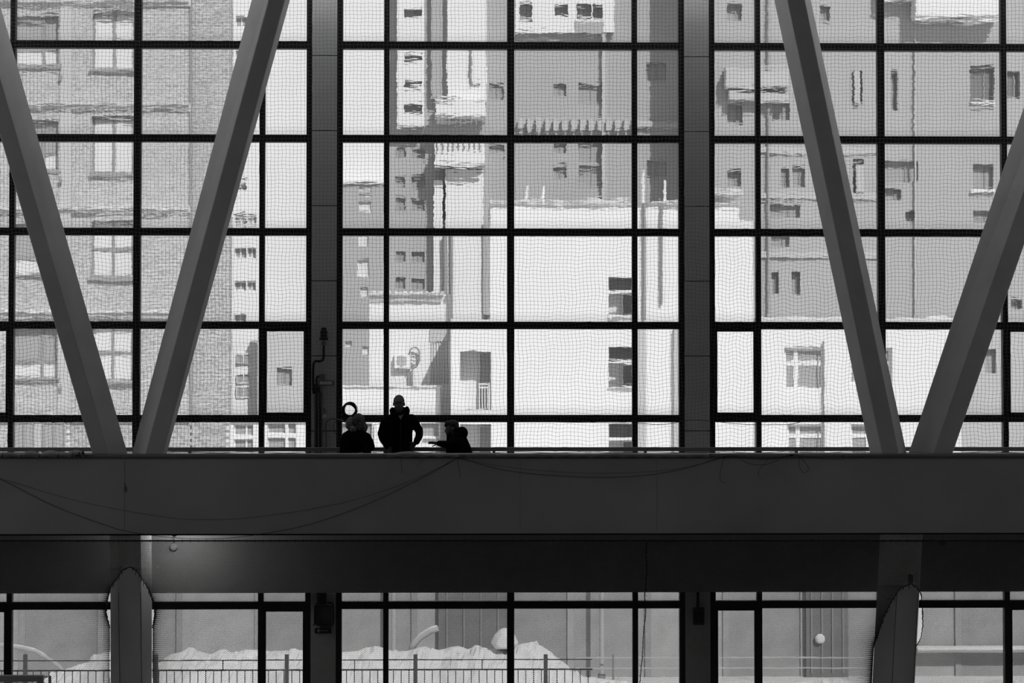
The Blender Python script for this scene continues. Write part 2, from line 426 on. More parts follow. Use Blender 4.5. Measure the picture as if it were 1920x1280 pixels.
for fam in (1, -1):
    for s in range(-nj - 10, ni + nj + 10):
        j = np.arange(0, nj + 1); i = s + fam*j if fam == 1 else s - j
        u = -310 + i*HW; v = 1014.5 + j*HH
        ok = (u > -310) & (u < 2230)
        if ok.sum() < 3: continue
        u, v = u[ok].astype(float), v[ok].astype(float)
        x, y, sd = warp(u, v)
        P = px_to_world(x, y, np.full(len(x), YL) + .02*np.sin(u/60 + v/40))
        cut = np.where(sd[1:]*sd[:-1] < 0)[0] + 1
        for seg in np.split(P, cut):
            if len(seg) > 1: polys.append(seg)
ln = thing('ball_net', at(960, 1290, YL), 'diamond-mesh net hanging below the parapet beam across the lower windows', 'net')
cords(polys, .0023, 'diamond_mesh', net_low, ln)
knots(np.concatenate([p[::1] for p in polys[:len(polys)//2]]), .0052, 'knots', net_low, ln)
MB().tube([at(x, 1013.5, YL) for x in range(-310, 2230, 40)], .010, 6).out('support_cable', dark_plastic, ln)
for T in (L1, L2):
    hl = [(l_, r_, y_) for l_, r_, y_ in zip(T['l'], T['r'], T['y']) if y_ < 1215]
    pts = [at(x, y, YL - .005) for x, _, y in hl[::-1]] + [at(x, y, YL - .005) for _, x, y in hl[1:]]
    dense = []
    for a, b in zip(pts[:-1], pts[1:]):
        k = max(1, int((b - a).length/.012))
        for q in range(k):
            p = a.lerp(b, q/k); dense.append(p + Vector((random.uniform(-.006, .006), 0, random.uniform(-.004, .004))))
    dense.append(pts[-1])
    MB().tube(dense, .007, 5).out('hole_hem', net_low, ln)
    m = MB()
    for p in dense[len(dense)//5:-len(dense)//5:5]:
        q = p + Vector((random.uniform(-.012, .012), -.01, -random.uniform(.02, .07)))
        m.tube([p, (p + q)/2 + Vector((.006, 0, 0)), q], [.004, .005, .003], 4)
    m.out('loose_end', net_low, ln, kind='stuff')
hm = None
for k in range(166):
    p = at(-292 + k*15.1, 1012.5, YL - .008)
    if hm is None:
        hm = MB().tube([(0, 0, .012), (.0, -.006, -.01), (0, .006, -.03)], .0035, 4).mesh('hook', dark_plastic)
    inst('hook', hm, p, ln)
# steel angle under the parapet beam that the net cable hangs from
MB().box((X0, YP + .02, zb - .02), (X1, YP + .07, zb)).out('steel_angle', steel_black, pb)

# ------------------------------------------------------------------ walkway handrail, cables, fixtures on the piers
YH = 29.57
hr = thing('handrail', (0, YH, zslab), 'straight grey handrail running along the walkway behind the parapet', 'handrail')
za_ = az(842, YH); MB().box((X0 + .1, YH - .02, za_ - .029), (X1 - .1, YH + .02, za_ + .029)).out('top_rail', rail_m, hr, bevel=.008)
for k in range(-6, 7):
    MB().box((k*2.1 - .02 + .4, YH - .018, zslab), (k*2.1 + .02 + .4, YH + .018, za_ - .02)).out('post', rail_m, hr)

def wire(pts, r, label, cat='cable', Y=None, m=wire_m, name='cable', sub=5, group=None):
    """smooth wire through pixel points"""
    P = [at(p[0], p[1], p[2] if len(p) > 2 else Y) for p in pts]; D = []
    for i in range(len(P) - 1):
        a = P[max(i-1, 0)]; b = P[i]; c = P[i+1]; d = P[min(i+2, len(P)-1)]
        for q in range(sub):
            t = q/sub
            D.append(.5*((2*b) + (c - a)*t + (2*a - 5*b + 4*c - d)*t*t + (3*b - a - 3*c + d)*t**3))
    D.append(P[-1])
    return MB().tube(D, r, 5).out(name, m, smooth=True, label=label, category=cat, group=group)
YW = YP - .016
def sag(x0, y0, x1, y1, low, n=9):
    # parabola through the two ends whose deepest drop below the chord is low
    return [(x0 + (x1 - x0)*t, y0 + (y1 - y0)*t + low*4*t*(1 - t)) for t in [k/n for k in range(n + 1)]]
wire([(-60, 884), (0, 897), (150, 940), (300, 968), (375, 973.5), (480, 969), (640, 943), (760, 905), (840, 868), (857, 858)], .0022, 'thin upper wire sagging across the left half of the parapet beam', Y=YW)
wire([(-60, 880), (0, 898), (100, 948), (200, 985), (250, 998), (330, 1008), (420, 1009), (520, 996), (600, 977), (700, 940), (790, 896), (845, 866), (858, 858)], .0033, 'thicker lower wire dipping to the bottom edge of the left parapet beam', Y=YW)
wire([(857, 858), (880, 864), (940, 880), (1020, 890), (1110, 894.5), (1200, 892), (1280, 879), (1350, 858), (1366, 855), (1390, 857), (1440, 860.5), (1485, 853), (1497, 852)], .0033, 'wire sagging across the middle of the parapet beam, lower of two', Y=YW)
wire([(857, 857), (900, 867), (980, 879), (1060, 885), (1130, 887), (1220, 884), (1290, 875), (1340, 862), (1367, 854)], .002, 'thin wire sagging across the middle of the parapet beam, upper of two', Y=YW)
wire([(1358, 858), (1366, 854), (1378, 854), (1390, 862), (1405, 869), (1430, 871.5), (1450, 866), (1470, 856), (1484, 852), (1494, 852)], .0028, 'dark cord looping in a shallow swag between two hooks right of center', Y=YW - .006)
wire([(1360, 856), (1354, 868), (1350, 888), (1351, 900), (1355, 904), (1360, 905)], .0026, 'hanging cord end curling left of the shallow swag', Y=YW)
wire([(1441, 857), (1436, 866), (1424, 880), (1421.5, 888), (1424, 896), (1430, 897)], .0022, 'short hanging cord end curling below the shallow swag', Y=YW)
wire([(1490, 851), (1500, 856), (1512, 870), (1516, 878), (1513, 884), (1507, 886), (1501, 880), (1498, 868), (1499, 857)], .0028, 'teardrop loop of dark cord hanging on the right parapet beam', Y=YW - .004)
wire([(1500, 854), (1530, 858), (1565, 861.5), (1590, 859), (1640, 854), (1700, 853)], .002, 'faint thin wire drooping under the coping toward the right strut pair', Y=YW)
wire([(751, 850), (752.5, 870), (753.5, 887)], .0026, 'short straight wire hanging below the standing man', Y=YW)
wire([(857, 852), (860, 874), (863, 895)], .0026, 'short straight wire hanging where the sagging wires meet', Y=YW)
wire([(800, 851), (792, 862), (782, 876)], .0016, 'faint slanting wire end on the beam right of the standing man', Y=YW)
MB().ball(at(235.5, 917, YP), .03, 10, sc=(.8, .12, 1.5)).out('patch', mat('stain', .16, .9), pb)
MB().ball(at(234.5, 909, YP), .014, 8, sc=(.7, .12, 2.2)).out('patch', bpy.data.materials['stain'], pb)
# small tie knots along the coping
kn = None
for px in (727, 808, 870, 932, 993, 1057, 1118, 1180, 1330, 1580):
    p = at(px, 855, YP - .018)
    kn = kn or MB().ball((0, 0, 0), .011, 8).mesh('tie_knob', wire_m)
    inst('tie_knob', kn, p, pb)
MB().ball(at(1484, 853, YW - .01), .02, 10, sc=(1.6, .7, .8)).out('cable_knot', wire_m, label='dark knot of cable on the coping between the swag and the loop', category='knot')
# long cable along the transom on the right
YC = 29.6
wire([(1190, 792), (1240, 796), (1283, 789), (1300, 787), (1340, 790), (1390, 795), (1430, 796), (1480, 795), (1520, 788), (1600, 787), (1700, 788), (1780, 786), (1830, 785), (1880, 787), (1960, 785)], .0042, 'dark cable sagging along the bottom transom of the right windows', Y=YC)
wire([(645, 792), (690, 797), (722, 793), (760, 791), (830, 790), (900, 789), (960, 787), (1040, 791), (1120, 792), (1190, 793)], .003, 'dark cable strung along the bottom transom of the middle window', Y=YC)

YF = YG - .09            # face of the pier cladding
def P(px, py, d=0): return at(px, py, YF - d)
px1 = (at(1, 0, YF) - at(0, 0, YF)).length
# sounder with conduit
t = thing('siren', P(607, 636), 'black bell-shaped siren on the left pier above a bent conduit', 'siren')
c = P(607, 638, .07)
MB().lathe((c.x, c.y, c.z), [(.006, 0), (.062, .005), (.064, .02), (.05, .05), (.046, .10), (.052, .105), (.052, .125), (.038, .135), (.038, .165), (.03, .18), (.004, .182)], 16).out('horn', steel_black, t, smooth=False)
MB().lathe((c.x, c.y, c.z - .075), [(.004, 0), (.028, .005), (.034, .02), (.034, .055), (.012, .07), (.008, .085)], 12).out('socket', mid_plastic, t)
MB().tube([P(607, 648, .04), P(607, 670, .04), P(605, 675, .04), P(600, 677, .04), P(592, 676.5, .04), P(588, 680, .04), P(587, 690, .04), P(586.5, 730, .04), P(589, 738, .04)], .018, 8).out('conduit', dark_plastic, t, smooth=True)
t = thing('conduit_bundle', P(594, 850), 'bundle of dark conduits running down the left edge of the pier behind the parapet', 'conduit')
for k in range(5):
    MB().tube([P(588.5 + k*3.2 + (2 if y > 735 else 0), y, .03 + .004*(k % 2)) for y in (720, 733, 738, 760, 800, 850, 870)], .0125, 6).out('pipe', dark_plastic if k % 2 else mid_plastic, t, smooth=True)
MB().tube([P(594, 735, .04), P(593, 712, .04), P(595, 706, .04), P(600, 705, .04)], .014, 8).out('elbow', dark_plastic, t, smooth=True)
MB().box(tuple(P(599, 711)), tuple(P(609, 700.5, .07))).out('junction_box', mid_plastic, t, bevel=.01)
t = thing('exit_light', P(611, 723), 'flat rectangular emergency light on the left pier beside the conduits', 'light')
MB().box(tuple(P(595.5, 722.5)), tuple(P(626, 713, .05))).out('housing', mid_plastic, t, bevel=.006)
MB().box(tuple(P(599, 720.5, .05)), tuple(P(622.5, 715, .058))).out('diffuser', pale_plastic, t, bevel=.003)
t = thing('socket_box', P(608.5, 784), 'small pale socket box with a hook of wire above, on the left pier', 'socket')
MB().box(tuple(P(605, 784)), tuple(P(611.5, 775.5, .04))).out('body', pale_plastic, t, bevel=.005)
MB().tube([P(608, 775, .03), P(609.5, 771, .03), P(607, 768, .03), P(608.5, 766, .04), P(607.5, 765, .05)], .005, 6).out('hook', wire_m, t)
wire([(611, 850), (611.5, 820), (610.5, 800), (611.5, 791), (616, 787), (622, 785), (630, 785.5), (645, 788)], .011, 'grey hose rising from behind the parapet and bending right on the left pier', 'hose', YF - .04, mid_plastic, 'hose')
wire([(634, 786), (628, 791), (625, 799), (627, 808), (631, 815)], .004, 'thin black wire bowed beside the grey hose', 'cable', YF - .05)
# coil of cable hanging on the transom
t = thing('cable_coil', at(655, 785, 29.58), 'black coil of cable hanging above the head of the fur-hooded person', 'coil')
for k in range(5):
    c0 = at(655.3, 768.5, 29.56 - .012*k); r0 = px1*(10.9 + 1.35*(k % 3)); ph0 = random.uniform(0, 6)
    MB().tube([c0 + Vector((math.cos(a)*(r0 + .006*math.sin(3*a + ph0)), .008*math.sin(2*a + ph0), math.sin(a)*(r0 + .006*math.cos(2*a + ph0)))) for a in [2*math.pi*q/40 for q in range(40)]], .0115, 6, closed=True).out('turn', wire_m, t, smooth=True)
MB().tube([at(x, y, 29.52) for x, y in ((665, 758), (669, 761), (671, 766), (670.5, 771), (668, 775))], .003, 5).out('tie_wire', wire_m, t)
MB().ball(at(643, 768, 29.54), .02, 8, sc=(.8, 1, 1.3)).tube([at(643, 768, 29.54), at(641, 766, 29.94)], .012, 6).out('bracket', wire_m, t)

# fixtures under the ring beam
def low_P(px, py, d=0): return at(px, py, YF - d)
t = thing('meter_cabinet', low_P(607, 1187), 'dark cabinet wrapped in pipework on the left pier under the beam', 'cabinet')
for k in range(5):
    MB().tube([low_P(596 + 3.6*k, 1100, .03), low_P(596 + 3.6*k, 1128, .03), low_P(597.5 + 3*k, 1133, .03)], .0115, 6).out('conduit', dark_plastic, t, smooth=True)
MB().box(tuple(low_P(593, 1172)), tuple(low_P(621, 1135, .08))).out('body', mat('cabinet_grey', .07, .6), t, bevel=.008)
MB().box(tuple(low_P(596, 1138, .08)), tuple(low_P(618, 1137, .088))).out('hood', dark_plastic, t)
MB().box(tuple(low_P(596, 1172, .08)), tuple(low_P(620, 1168, .09))).out('lip', dark_plastic, t)
MB().box(tuple(low_P(601, 1164.5, .08)), tuple(low_P(616, 1163.5, .084))).out('slot', dark_plastic, t)
MB().tube([low_P(603, 1129, .1), low_P(594, 1131, .1), low_P(590.5, 1136, .1), low_P(590.5, 1168, .1), low_P(588, 1172, .1)], .014, 8).out('pipe', dark_plastic, t, smooth=True)
MB().tube([low_P(612, 1129, .1), low_P(622, 1130, .1), low_P(624.5, 1134, .1), low_P(624.5, 1170, .1), low_P(620, 1174.5, .1), low_P(600, 1174.5, .1)], .014, 8).out('pipe', dark_plastic, t, smooth=True)
t = thing('arrow_sign', low_P(606, 1187), 'small dark sign with a white left-pointing arrow below the meter cabinet', 'sign')
MB().box(tuple(low_P(590.5, 1186.5)), tuple(low_P(621, 1177.5, .03))).out('plate', dark_plastic, t)
m = MB().box(tuple(low_P(596, 1182.3, .031)), tuple(low_P(616, 1181.5, .033)))
for s_ in (-1, 1):
    a_, b_ = low_P(595, 1182, .032), low_P(599.5, 1182 + s_*3, .032)
    m.tube([a_, b_], .004, 4)
m.out('arrow', pale_plastic, t)
t = thing('switch_box', low_P(1309, 1170), 'square dark switch box below a thin conduit on the right pier', 'switch box')
MB().box(tuple(low_P(1299, 1170.5)), tuple(low_P(1321, 1139, .08))).out('body', mat('switch_grey', .06, .6), t, bevel=.01)
MB().box(tuple(low_P(1302, 1166, .08)), tuple(low_P(1318, 1145, .088))).out('cover', dark_plastic, t, bevel=.006)
MB().tube([low_P(1308.5, 1100, .03), low_P(1308.5, 1140, .03)], .02, 8).out('conduit', dark_plastic, t)
lc = at(327, 1000, 28.8); lc.z = zb
t = thing('soffit_lamp', lc, 'small lit lamp under the parapet beam right of the left column', 'lamp')
MB().lathe((lc.x, lc.y, lc.z), [(.02, -.045), (.034, -.04), (.034, -.022), (.018, -.014), (.018, 0)], 14).out('base', dark_plastic, t)
MB().tube([lc + Vector((.012, 0, -.04)), lc + Vector((-.012, 0, -.052))], .012, 8).out('bulb', pale_plastic, t)
L = bpy.data.lights.new('lamp_light', 'POINT'); L.energy = 8.5; L.shadow_soft_size = .03
lo_ = bpy.data.objects.new('lamp_light', L); COL.objects.link(lo_); lo_.parent = t; lo_.location = (.02, .30, -.06)
gp = at(325.5, 1025, 29.68)
t = thing('globe_lamp', (gp.x, gp.y, zb), 'milky globe lamp against the ring beam right of the left column', 'lamp')
MB().ball(gp, .055, 16, sc=(1, .6, 1)).out('globe', mat('milky_globe', .42, .5), t, smooth=True)
MB().tube([gp + Vector((0, 0, .04)), Vector((gp.x, gp.y, zb))], .008, 6).out('stem', mid_plastic, t)
t = thing('globe_lamp', at(1767, 1015, 29.35), 'unlit globe lamp under the walkway right of the right column', 'lamp')
MB().ball(at(1767, 1020, 29.35), .055, 16).out('globe', mat('unlit_globe', .2, .5), t, smooth=True)
MB().tube([at(1767, 1014, 29.35), at(1767, 990, 29.35)], .008, 6).out('stem', mid_plastic, t)
t = thing('column_bracket', at(1707, 1092, YS), 'small camera-like bracket on the front of the right column under the net', 'bracket')
MB().box(tuple(at(1702, 1092, YS + .01)), tuple(at(1712, 1077, YS - .05))).out('body', mid_plastic, t, bevel=.006)
MB().lathe(at(1707, 1076, YS - .03), [(.004, 0), (.03, .004), (.034, .03), (.018, .05), (.004, .055)], 12).out('dome', pale_plastic, t)
# rope hanging before the net on the right
pts = [(1213, 1016), (1211, 1040), (1213, 1062), (1211.5, 1090), (1209, 1120), (1211, 1150), (1207, 1180), (1205.5, 1210), (1204, 1235), (1201, 1262), (1199, 1290)]
t = thing('hanging_rope', at(1199, 1290, YL - .03), 'dark barbed rope hanging down in front of the lower net at right', 'rope')
D = []
for a, b in zip(pts[:-1], pts[1:]):
    for q in range(6):
        D.append(at(a[0] + (b[0]-a[0])*q/6 + random.uniform(-.4, .4), a[1] + (b[1]-a[1])*q/6, YL - .03))
MB().tube(D, .0055, 5).out('strand', wire_m, t)
m = MB()
for p in D[1::2]:
    v = Vector((random.choice((-1, 1))*random.uniform(.012, .022), random.uniform(-.01, .01), random.uniform(-.012, .016)))
    m.tube([p, p + v], [.006, .002], 4)
m.out('barb', wire_m, t, kind='stuff')

# tarps on the coping
def tarp(x0, x1, hs, label, dark_end=False):
    t = thing('tarp', at((x0 + x1)/2, 852, YP), label, 'tarp')
    n_ = 48; rows = []
    for i in range(n_ + 1):
        x = x0 + (x1 - x0)*i/n_; h = hs(x)
        rows.append([at(x, 856.5 + .8*math.sin(x*.2), YP - .03), at(x, 853 - h*.2, YP - .045 - .002*h), at(x, 851 - h*.75, YP - .01 + .0), at(x, 851 - h, YP + .1), at(x, 851 - h*.6, YP + .2), at(x, 849, YP + .3)])
    m = MB(); k = len(rows[0]); vs = [p for r in rows for p in r]
    m.add(vs, [(i*k + j, (i+1)*k + j, (i+1)*k + j + 1, i*k + j + 1) for i in range(n_) for j in range(k - 1)])
    o = m.out('sheet', cloth_m, t, smooth=True); so = o.modifiers.new('thick', 'SOLIDIFY'); so.thickness = .006
    return t
def bumps(cs): return lambda x: max([0.4] + [h*max(0, 1 - ((x - c)/w)**2)**1.2 for c, w, h in cs])
t = tarp(-40, 158, bumps([(10, 30, 4), (58, 20, 6.5), (95, 22, 7), (117, 14, 5), (143, 22, 8)]), 'rolled wavy tarp lying on the coping at the far left')
MB().prism([[at(139, 856, YP - .055), at(149, 847, YP - .055), at(151, 855, YP - .055)], [at(139, 856, YP - .03), at(149, 847, YP - .03), at(151, 855, YP - .03)]]).prism([[at(153, 848, YP - .055), at(158, 845, YP - .055), at(158, 853, YP - .055)], [at(153, 848, YP - .02), at(158, 845, YP - .02), at(158, 853, YP - .02)]]).out('folded_end', cloth_d, t)
tm = None
for px in (4.5, 40, 74, 108.5, 135, 152.5):
    tm = tm or MB().ball((0, 0, 0), .012, 8, sc=(.7, .7, 1.3)).tube([(0, 0, 0), (0, -.002, .035)], .003, 4).mesh('peg', wire_m)
    inst('peg', tm, at(px, 855.5, YP - .06), t)
MB().tube([at(4.5, 856, YP - .06), at(6.5, 840, YP - .06), at(9.5, 830, YP - .06)], .0018, 4).out('tie_wire', wire_m, t)
MB().tube([at(108.5, 856, YP - .06), at(113, 842, YP - .06), at(118.5, 830, YP - .06)], .0018, 4).out('tie_wire', wire_m, t)
MB().tube([at(135, 856, YP - .06), at(136.5, 845, YP - .06), at(137.5, 834, YP - .06)], .0018, 4).out('tie_wire', wire_m, t)
tarp(725, 860, bumps([(768, 38, 5.2), (760, 60, 2.5), (830, 40, 1.2)]), 'sheet of tarp humped over the coping right below the standing man')
tarp(930, 1330, bumps([(1000, 80, 1.4), (1155, 26, 3.6), (1190, 50, 1.6), (1290, 60, 1.0)]), 'long flat tarp with one hump lying over the coping in the middle bay')

# football goal on the hall floor
t = thing('football_goal', (at(-60, 1267, 27.3).x, 27.6, 0), 'pale tubular football goal on the hall floor in the bottom left corner', 'goal')
gz = az(1268.5, 27.3); gxr = ax(80, 27.3); gxl = gxr - 3
wht = mat('goal_paint', .42, .4)
MB().box((gxl, 27.26, gz - .04), (gxr + .04, 27.34, gz + .04)).out('crossbar', wht, t, bevel=.008)
for x in (gxl, gxr): MB().box((x - .04, 27.26, 0), (x + .04, 27.34, gz - .04)).out('goal_post', wht, t, bevel=.008)
for x in (gxl, gxr): MB().tube([(x, 27.34, gz), (x, 27.9, gz - .05), (x, 28.2, .03)], .02, 6).out('stay', wht, t)
polys = []
for k in range(26):
    x = gxl + k*.12; polys.append(np.array([[x, 27.34, gz - .02], [x, 27.6, gz - .1 - .02*math.sin(k)], [x, 27.85, gz - .15], [x, 28.1, .8], [x, 28.2, .05]]))
for q in np.linspace(0, 1, 20):
    polys.append(np.array([[gxl + k*.12, 27.34 + .8*q, gz - .03 - .12*min(q*2, 1) - max(0, q - .5)*3.4 + .015*math.sin(k)] for k in range(26)]))
cords(polys, .003, 'goal_net', mat('goal_cord', .3, .9), t)

# ------------------------------------------------------------------ outside
GZ = -1.0
snow = mat('snow', .78, .9, .08, .6, .01)
MB().box((-160, YG + .35, GZ - .3), (160, 260, GZ)).out('ground', snow, kind='structure')
white = mat('white_render', .80, .9, .03, .3)
greyw = mat('grey_render', .44, .9, .05, .25)
greyd = mat('darker_grey_render', .42, .9, .06, .25)
greyl = mat('pale_grey_render', .52, .9, .06, .25)
wglass = mat('dark_window', .22, .15, spec=.5)  # grey lifted to put outdoor haze into the pane colour
wglass_m = mat('hazed_window', .38, .3, spec=.4)  # paler panes, outdoor haze put into their colour too
wpale = mat('pale_pane', .72, .6)  # even near-white colour of the pale panes
frame_w = mat('white_frame', .78, .6)
frame_g = mat('grey_frame', .32, .7)
metal_g = mat('outdoor_metal', .30, .6)
BW, BH = .0175*13.5, .0175*6.05
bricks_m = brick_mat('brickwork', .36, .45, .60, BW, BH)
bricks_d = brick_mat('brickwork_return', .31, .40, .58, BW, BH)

def fx(px, Y): return at(px, 430, Y).x       # upright and level lines of a facade
def fz(py, Y): return at(1000, py, Y).z
def facade(name, parent, m, r, Y, th, holes=()):
    x0, y0, x1, y1 = r
    xs = sorted({x0, x1} | {v for h in holes for v in (h[0], h[2]) if x0 < v < x1})
    ys = sorted({y0, y1} | {v for h in holes for v in (h[1], h[3]) if y0 < v < y1})
    b = MB()
    for i in range(len(xs) - 1):
        for j in range(len(ys) - 1):
            cx, cy = (xs[i] + xs[i+1])/2, (ys[j] + ys[j+1])/2
            if any(h[0] < cx < h[2] and h[1] < cy < h[3] for h in holes): continue
            b.box((fx(xs[i], Y), Y, fz(ys[j+1], Y)), (fx(xs[i+1], Y), Y + th, fz(ys[j], Y)))
    return b.out(name, m, parent)
def blk(name, parent, m, r, Y, d, bev=0):
    return MB().box((fx(r[0], Y), Y, fz(r[3], Y)), (fx(r[2], Y), Y + d, fz(r[1], Y))).out(name, m, parent, bevel=bev)
def win(parent, r, Y, rec=.3, vb=(), hb=(), fm=None, gm=None, t=2.2, pale=()):
    """a window set back by rec: frame and bars as the part, each pane a sub-part"""
    fm = fm or frame_g; gm = gm or wglass; x0, y0, x1, y1 = r; Yf = Y + rec
    f = MB()
    cnt = [0]
    def bx_(a, b, c, d):
        e = .004*cnt[0]; cnt[0] += 1; f.box((fx(a, Y), Yf - e, fz(d, Y)), (fx(c, Y), Yf + .06 + e, fz(b, Y)))
    bx_(x0 - .3, y0 - .3, x0 + t*.6, y1 + .3); bx_(x1 - t*.6, y0 - .3, x1 + .3, y1 + .3); bx_(x0, y0 - .3, x1, y0 + t*.6); bx_(x0, y1 - t*.6, x1, y1 + .3)
    for v in vb: bx_(v - t/2, y0, v + t/2, y1)
    for h in hb: bx_(x0, h - t/2, x1, h + t/2)
    o = f.out('window', fm, parent)
    xs = [x0] + list(vb) + [x1]; ys = [y0] + list(hb) + [y1]; k = 0
    for i in range(len(xs) - 1):
        for j in range(len(ys) - 1):
            MB().box((fx(xs[i], Y), Yf + .03, fz(ys[j+1], Y)), (fx(xs[i+1], Y), Yf + .05, fz(ys[j], Y))).out('pane', wpale if (i, j) in pale else gm, o)
    return o
def snowcap(parent, x0, x1, y, h, Y, d, jag=1.0, n=60):
    """lumpy snow lying along a roof edge"""
    k = 6; vs = []; b = MB()
    for i in range(n + 1):
        x = x0 + (x1 - x0)*i/n
        hh = h*(.55 + .45*math.sin(i*.9 + x)*math.sin(i*.37) * jag + .25*jag*random.random())
        lp_ = at(x, y + 1.0 + random.random()*jag, Y); tp = at(x, y - hh, Y)
        z0, z1 = lp_.z, tp.z
        vs += [(lp_.x, Y - .12, z0), (lp_.x, Y - .15, z0 + .6*(z1 - z0)), (lp_.x, Y + .1, z1), (lp_.x, Y + d*.4, z1 + .05), (lp_.x, Y + d, z1), (lp_.x, Y + d, z0)]
    b.add(vs, [(i*k + j, (i+1)*k + j, (i+1)*k + (j+1) % k, i*k + (j+1) % k) for i in range(n) for j in range(k)] + [tuple(range(k))[::-1], tuple(n*k + j for j in range(k))])
    return b.out('snow_cap', snow, parent)
def building(name, px, Y, label, cat='building', group=None):
    p = at(px, 755, Y); return thing(name, (p.x, Y, GZ), label, cat, group)
def toground(Y): return 755 + (EYE.z - GZ)/Y*F        # pixel row of the ground at depth Y

# --- brick apartment house at left
Y = 70.0; yb = toground(Y)
B = building('brick_building', 150, Y, 'tall brick apartment house filling the left bay of the upper windows')
holes = []; cs = [110 + 194.5*k for k in range(-3, 4)]
w1 = []; w2 = []
for c in cs:
    w1.append((24, c - 78, 108, c + 15)); w2.append((171, c - 84, 252, c + 20))
w0 = [(-150, c - 78, -60, c + 15) for c in cs]
holes = w1 + w2 + w0
holes_l = [h for h in holes if h[3] < 795]
strip = (126, 784, 432, 853)
facade('brick_wall', B, bricks_m, (-420, -420, 356, yb), Y, .5, holes_l + [(126, 784, 356, 853)])
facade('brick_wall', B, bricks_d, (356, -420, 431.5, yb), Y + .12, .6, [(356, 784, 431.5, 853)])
def corner(px, d, z): p = at(px, 640, Y + d); return Vector((p.x, p.y, z))
zz1 = at(300, -420, Y).z
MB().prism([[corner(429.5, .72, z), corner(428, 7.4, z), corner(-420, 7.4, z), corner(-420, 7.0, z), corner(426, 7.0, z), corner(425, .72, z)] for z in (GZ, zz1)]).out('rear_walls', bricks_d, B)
# real bricks where they can be read through the clear panes
p0, p1 = Vector((fx(126, Y), Y, fz(853, Y))), Vector((fx(432, Y), Y, fz(784, Y)))
blk('mortar_bed', B, mat('mortar', .70, .95), (126, 783.5, 357, 853.5), Y + .006, .4)
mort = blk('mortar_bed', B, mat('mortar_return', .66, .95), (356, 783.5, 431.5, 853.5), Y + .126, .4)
bms = []
for k, v in enumerate((.31, .35, .40, .45)):
    mm = mat('brick_clay', v, .9, .1, 20)
    bms.append(MB().box((.011, 0, .010), (BW - .011, .05, BH - .010)).mesh('brick', mm))
r_ = 0; z = p0.z
while z < p1.z - BH*.6:
    x = p0.x - (BW/2 if r_ % 2 else 0)
    while x < p1.x - BW*.6:
        if x >= p0.x - .01:
            dy = .12 if x > fx(356, Y) - .05 else 0
            inst('brick', random.choice(bms), (x, Y + dy + random.uniform(-.008, 0), z), B)
        x += BW
    z += BH; r_ += 1
for c in cs:
    if c + 15 > 800: continue
    r = (24, c - 78, 108, c + 15)
    win(B, r, Y, .25, (78,), (c - 16,), frame_g, wglass_m, 5, pale=((0, 1), (1, 1)))
    win(B, (171, c - 84, 252, c + 20), Y, .25, (211,), (c - 32,) if random.random() < .5 else (), frame_g, wpale, 5)
    win(B, (-150, c - 78, -60, c + 15), Y, .25, (-105,), (c - 16,), frame_g, wglass_m, 5)
    blk('sill', B, frame_g, (18, c + 16, 113, c + 20), Y - .14, .3)
    blk('sill', B, frame_g, (166, c + 21, 256, c + 28), Y - .14, .3)
    blk('floor_band', B, greyl, (-420, c + 86, 356, c + 98), Y - .1, .3)
    snowcap(B, -300, 355, c + 86, 5, Y - .1, .3, .7, 80)
    MB().ball(at(113, c + 35, Y - .1), .09, 8, sc=(.7, .7, 1.6)).out('bracket', metal_g, B)
    MB().ball(at(359, c + 36, Y - .0), .07, 8, sc=(.7, .7, 1.6)).out('bracket', metal_g, B)
blk('wall_strip', B, greyl, (110, -420, 133, 784), Y - .06, .2)
MB().tube([at(358, -300, Y - .02), at(358, 780, Y - .02)], .05, 8).out('downpipe', metal_g, B)
blk('window_bay', B, greyl, (20, 790, 126, 853), Y - .05, .3)
win(B, (30, 792, 66, 845), Y - .05, -.10, (48,), (), frame_g, wglass_m, 2)
win(B, (84, 792, 124, 845), Y - .05, -.10, (104,), (), frame_g, wglass_m, 2)
# --- low white annex with panes beside the brick house
Y = 73.0; yb = toground(Y)
B = building('annex', 505, Y, 'low white annex with small-paned windows just right of the brick house')
wa = [(440, 795, 476, 816), (440, 823, 476, 850), (503, 793, 536, 812), (541, 793, 556, 812), (503, 820, 536, 846), (541, 820, 556, 846)]
facade('wall', B, white, (433, 786, 600, yb), Y, .6, wa)
for r in wa[:2]: win(B, r, Y, .12, (463,), (), frame_w, wglass_m, 3.5)
for r in wa[2:]: win(B, r, Y, .12, (), (), frame_w, wglass_m, 2)
blk('roof', B, snow, (432, 783, 602, 786), Y - .2, 4.4)
Y = 78.0; yb = toground(Y)
B = building('rendered_house', 540, Y, 'plain pale grey rendered house seen through the small opening sash of the left bay')
wa = [(520, 690, 548, 722)]
facade('wall', B, greyl, (484, 606, 596, yb), Y, .5, wa)
win(B, wa[0], Y, .2, (534,), (), frame_g, wglass_m, 2)
snowcap(B, 482, 598, 606, 4, Y, 6, .8, 30)
blk('wall', B, white, (429, 640, 484, yb), Y + 1, .5)
for y in (664, 700, 726): win(B, (445, y, 470, y + 18), Y + 1, -.10, (458,), (), frame_w, wglass_m, 2)
# --- sunlit white high-rise far behind, widened to stand in for bright sky
Y = 100.0; yb = toground(Y)
B = building('high_rise', 580, Y, 'far sunlit white high-rise behind the brick house, widened in place of bright sky')
hs = []
for y in range(-300, 760, 62):
    hs += [(440, y + 22, 462, y + 40)]
    if 330 < y < 520: hs += [(464, y + 22, 480, y + 40)]
facade('wall', B, white, (300, -460, 724, yb), Y, .5, hs)
for h in hs: win(B, h, Y, .25, ((h[0] + h[2])/2,), (), frame_w, wglass_m, 2.5)
blk('core', B, white, (300, -460, 712, yb), Y + 4, 4)
